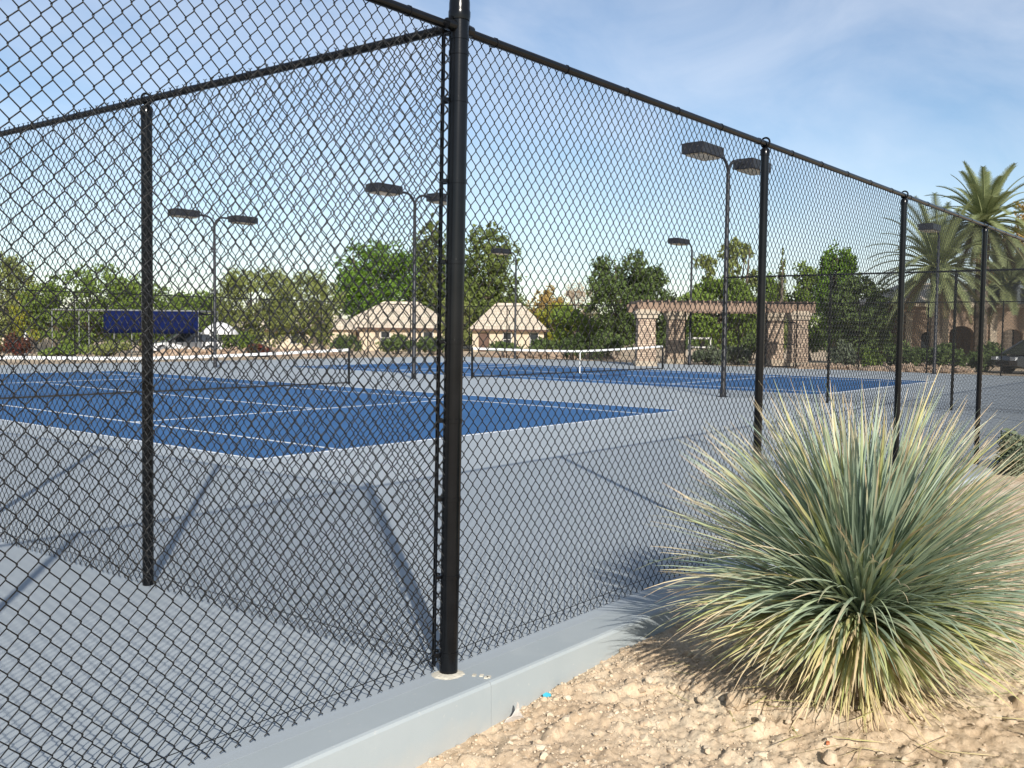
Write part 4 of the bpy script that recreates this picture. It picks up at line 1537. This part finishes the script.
# rock mulch banks and a bench-like white frame inside the pergola
for i, (px, py, d, w_, h_, lab) in enumerate(((735, 366, 45.6, 5.0, 0.35, 'bank of orange brown rocks at the foot of the pergola'),
                                             (545, 360, 60, 9.0, 0.55, 'bank of orange brown rocks behind the far net'),
                                             (915, 372, 45.2, 5.4, 0.35, 'low bank of tan rocks before the clipped hedges'),
                                             (215, 352, 57, 7.5, 0.55, 'bank of tan rocks left of the red leaved shrub'),
                                             (300, 352, 60, 6.5, 0.5, 'bank of pale rocks between the red leaved shrub and the lamp post'),
                                             (825, 372, 46.2, 3.2, 0.30, 'low bank of tan rocks right of the gate'))):
    q = pt(px, py, d)
    rnd = np.random.RandomState(i + 90)
    b = MB()
    for j in range(int(w_ * 26)):
        s_ = rnd.uniform(0.07, 0.2)
        xx = rnd.uniform(-w_ / 2, w_ / 2); yy = rnd.uniform(-0.7, 0.7)
        zz = h_ * (1 - (yy / 0.9) ** 2) * (1 - (2 * xx / w_) ** 4) * rnd.uniform(0.3, 1)
        b.add(IV * rnd.uniform(0.7, 1.2, (len(IV), 1)) * s_ * np.array([1, 1, 0.75]) + np.array([xx, yy, zz]), IF)
    b.add([(-w_ / 2, -0.8, -0.1), (w_ / 2, -0.8, -0.1), (w_ / 2, 0.8, -0.1), (-w_ / 2, 0.8, -0.1), (-w_ * .4, -0.2, h_ * .75), (w_ * .4, -0.2, h_ * .75), (w_ * .4, 0.2, h_ * .75), (-w_ * .4, 0.2, h_ * .75)],
          [(0, 1, 5, 4), (1, 2, 6, 5), (2, 3, 7, 6), (3, 0, 4, 7), (4, 5, 6, 7)])
    o = b.build('rock_bank', M_rubble, None, False, (q[0], q[1], float(ground_z(q[0], q[1], False))), YAW - PI / 2)
    tag(o, lab, 'rocks')
q = pt(700, 360, 53)
t = thing('bench', 'white framed bench under the pergola beside the lamp post', 'bench', (q[0], q[1], -0.1), YAW - PI / 2)
MB().box((0, 0, 0.48), (1.3, 0.45, 0.06)).build('seat', M_frame, t)
b = MB().box((0, 0.22, 1.45), (1.3, 0.06, 0.10)); b.box((0, 0.22, 0.95), (1.3, 0.05, 0.08)); b.build('backrest', M_frame, t)
for sx in (-0.6, 0.6):
    MB().box((sx, 0.22, 0.75), (0.06, 0.06, 1.5)).build('leg', M_frame, t)
    MB().box((sx, -0.18, 0.24), (0.06, 0.06, 0.48)).build('leg', M_frame, t)

# ------------------------------------------------------------------ blue tarp structure and umbrella
q = pt(128, 345, 58)
rz = YAW - PI / 2 - 0.06
tp = thing('tarp_shelter', 'galvanised pipe frame with a navy blue tarp along its right part', 'shelter', (q[0], q[1], float(ground_z(q[0], q[1], False))), rz)
k_ = 58 / F_PX
for px in (50, 88, 132, 166, 200):
    x = (px - 128) * k_
    MB().tube([(x, 0, 0), (x, 0, 2.72)], 0.03, 8).build('post', M_silver, tp, True)
    MB().tube([(x, 3.2, 0), (x, 3.2, 2.72)], 0.03, 8).build('post', M_silver, tp, True)
b = MB()
x0_, x1_ = (50 - 128) * k_, (200 - 128) * k_
b.tube([(x0_, 0, 2.72), (x1_, 0, 2.72)], 0.05, 8); b.tube([(x0_, 3.2, 2.72), (x1_, 3.2, 2.72)], 0.05, 8)
b.tube([(x0_, 0, 2.72), (x0_, 3.2, 2.72)], 0.05, 8); b.tube([(x1_, 0, 2.72), (x1_, 3.2, 2.72)], 0.05, 8)
b.build('top_rail', M_silver, tp, True)
# sagging tarp sheet: roof and front flap, with folds
b = MB()
xs_ = np.linspace((104 - 128) * k_, x1_ + 0.02, 40)
v = []; f = []
prof = [(3.25, 2.60), (1.6, 2.50), (0.0, 2.68), (-0.07, 2.60), (-0.09, 2.2), (-0.10, 1.75), (-0.09, 1.35)]
for i, x in enumerate(xs_):
    for j, (y, z) in enumerate(prof):
        fold = 0.035 * math.sin(i * 0.9) * (j / 6) + 0.02 * math.sin(i * 2.3)
        v.append((x, y + fold, z - 0.03 * math.sin(i * 0.31) * (j > 3)))
for i in range(39):
    for j in range(6):
        f.append((i * 7 + j, (i + 1) * 7 + j, (i + 1) * 7 + j + 1, i * 7 + j + 1))
b.add(v, f)
o = b.build('tarp', M_bluefab, tp, True)
md = o.modifiers.new('sol', 'SOLIDIFY'); md.thickness = 0.012

q = pt(220, 345, 57)
um = thing('umbrella', 'open white umbrella right of the navy blue tarp', 'umbrella', (q[0], q[1], float(ground_z(q[0], q[1], False))), 0.2)
b = MB()
R_ = 1.12; zt = 2.02; n = 8
v = [(0, 0, zt)]; f = []
for ring in range(1, 6):
    a_ = ring / 5
    for k in range(24):
        t_ = 2 * PI * k / 24
        sc = 1 - 0.05 * abs(math.sin(k * PI / 3))
        v.append((R_ * a_ * sc * math.cos(t_), R_ * a_ * sc * math.sin(t_), zt - 0.72 * a_ ** 2.0))
for k in range(24):
    f.append((0, 1 + k, 1 + (k + 1) % 24))
for ring in range(4):
    for k in range(24):
        f.append((1 + ring * 24 + k, 1 + (ring + 1) * 24 + k, 1 + (ring + 1) * 24 + (k + 1) % 24, 1 + ring * 24 + (k + 1) % 24))
b.add(v, f)
o = b.build('canopy', M_white, um, True)
md = o.modifiers.new('sol', 'SOLIDIFY'); md.thickness = 0.01
MB().tube([(0, 0, 0), (0, 0, zt + 0.05)], 0.025, 8).build('pole', M_silver, um, True)
b = MB().lathe([(0.28, 0), (0.26, 0.06), (0.05, 0.09), (0.04, 0.3)], (0, 0, 0), 16); b.build('base', M_darkmetal, um, True)

q = pt(26, 350, 60)
o = MB().lathe([(0.10, 0), (0.10, 1.25), (0.13, 1.3), (0.02, 1.42)], (0, 0, 0), 12).build('bollard', M_white, None, True, (q[0], q[1], float(ground_z(q[0], q[1], False))))
tag(o, 'slim white post by the red flowering shrub at the far left', 'post')

# ------------------------------------------------------------------ cars


def car(px, d, label, paint, heading, suv=False, zoff=0.0):
    c = pt(px, 360, d)
    t = thing('parked_car', label, 'car', (c[0], c[1], float(ground_z(c[0], c[1], False)) + zoff), heading, 'cars parked beyond the courts')
    H = 1.62 if suv else 1.42
    L = 4.6; Wd = 1.82
    hb = 0.92 if suv else 0.82
    # body shell lofted from side profile with rounded plan
    prof = [(-2.28, 0.38), (-2.30, 0.62), (-2.16, hb - 0.12), (-1.2, hb), (-0.9, hb + 0.02), (1.5, hb + 0.04), (2.18, hb + 0.02), (2.28, 0.66), (2.26, 0.36), (1.82, 0.26), (-1.85, 0.26)]
    b = MB()
    secs = [(-Wd / 2, 0.90), (-Wd / 2 + 0.06, 0.97), (-Wd / 4, 1.0), (0, 1.005), (Wd / 4, 1.0), (Wd / 2 - 0.06, 0.97), (Wd / 2, 0.90)]
    v = []
    for (y, s_) in secs:
        for (x, z) in prof:
            v.append((x * (0.965 + 0.035 * s_ * (1 - (2 * y / Wd) ** 4)), y, 0.55 + (z - 0.55) * s_))
    m_ = len(prof); f = []
    for i in range(len(secs) - 1):
        for j in range(m_):
            f.append((i * m_ + j, (i + 1) * m_ + j, (i + 1) * m_ + (j + 1) % m_, i * m_ + (j + 1) % m_))
    f.append(tuple(range(m_))); f.append(tuple((len(secs) - 1) * m_ + j for j in range(m_ - 1, -1, -1)))
    b.add(v, f); b.build('body', paint, t, True)
    # glasshouse
    cab = [(-1.15, hb), (-0.35, H - 0.06), (0.2, H), (1.3, H - 0.03), (1.95, hb + 0.05)] if not suv else [(-1.8, hb - 0.03), (-0.85, H - 0.09), (0.1, H), (1.7, H - 0.03), (2.15, hb + 0.05)]
    b = MB(); v = []
    for (y, s_) in ((-1, 0), (-1, 1), (1, 1), (1, 0)):
        pass
    yb, yt = 0.84, 0.64
    n = len(cab)
    L_ = [(x, -(yb if z < hb + 0.1 else yt), z) for x, z in cab]
    R2 = [(x, (yb if z < hb + 0.1 else yt), z) for x, z in cab]
    b.add(L_ + R2, [tuple(range(n)), tuple(range(2 * n - 1, n - 1, -1))] + [(i, i + n, (i + 1) % n + n, (i + 1) % n) for i in range(n)])
    b.build('windows', M_glass, t)
    b = MB()
    rf = [p_ for p_ in L_ if p_[2] > hb + 0.3]; rg = [p_ for p_ in R2 if p_[2] > hb + 0.3]
    k2 = len(rf)
    up_ = [(x, y * 1.03, z + 0.025) for x, y, z in rf + rg]
    b.add(up_ + [(x, y, z - 0.05) for x, y, z in up_], [(i, i + 1, k2 + i + 1, k2 + i) for i in range(k2 - 1)] + [(i + 2 * k2, i, i + k2, i + 3 * k2)for i in (0, k2 - 1)] + [(i, i + 2 * k2, i + 2 * k2 + 1, i + 1) for i in range(k2 - 1)] + [(k2 + i, k2 + i + 1, 3 * k2 + i + 1, 3 * k2 + i) for i in range(k2 - 1)])
    for sgn in (-1, 1):
        for (a_, b_) in ((0, 1), (n - 1, n - 2)):
            p0, p1 = (L_ if sgn < 0 else R2)[a_], (L_ if sgn < 0 else R2)[b_]
            b.tube([p0, p1], 0.04, 6)
        xm = 0.55
        b.tube([(xm, sgn * 0.85, hb), (xm - 0.05, sgn * 0.655, H - 0.02)], 0.035, 6)
    b.build('roof', paint, t, True)
    for x in (-1.42, 1.4):
        for sy in (-1, 1):
            w_ = MB()
            yy = sy * (Wd / 2 - 0.10)
            w_.tube([(x, yy - 0.11, 0.33), (x, yy + 0.11, 0.33)], 0.33, 24)
            wo_ = w_.build('wheel', M_tyre, t, True)
            w_ = MB(); w_.tube([(x, yy + sy * 0.105, 0.33), (x, yy + sy * 0.125, 0.33)], 0.21, 18)
            w_.build('rim', M_rim, wo_, True)
    for sy in (-0.66, 0.66):
        MB().box((-2.22, sy, 0.70), (0.14, 0.36, 0.15)).build('headlight', M_lamp, t)
    b = MB().box((-2.27, 0, 0.5), (0.06, 0.9, 0.16)); b.build('grille', M_tyre, t)
    for sy in (-1, 1):
        MB().box((-0.75, sy * 0.98, hb + 0.08), (0.12, 0.16, 0.12)).build('mirror', paint, t)
    return t


car(1048, 44.5, 'charcoal car parked at the right edge behind the far fence', M_cardark, YAW - PI / 2 + 0.15, True)
car(184, 60, 'white car parked below the navy blue tarp', M_carwhite, YAW - PI / 2 + 0.5, False, 0.0)

print('objects', len(bpy.data.objects), 'plant', PLANT)
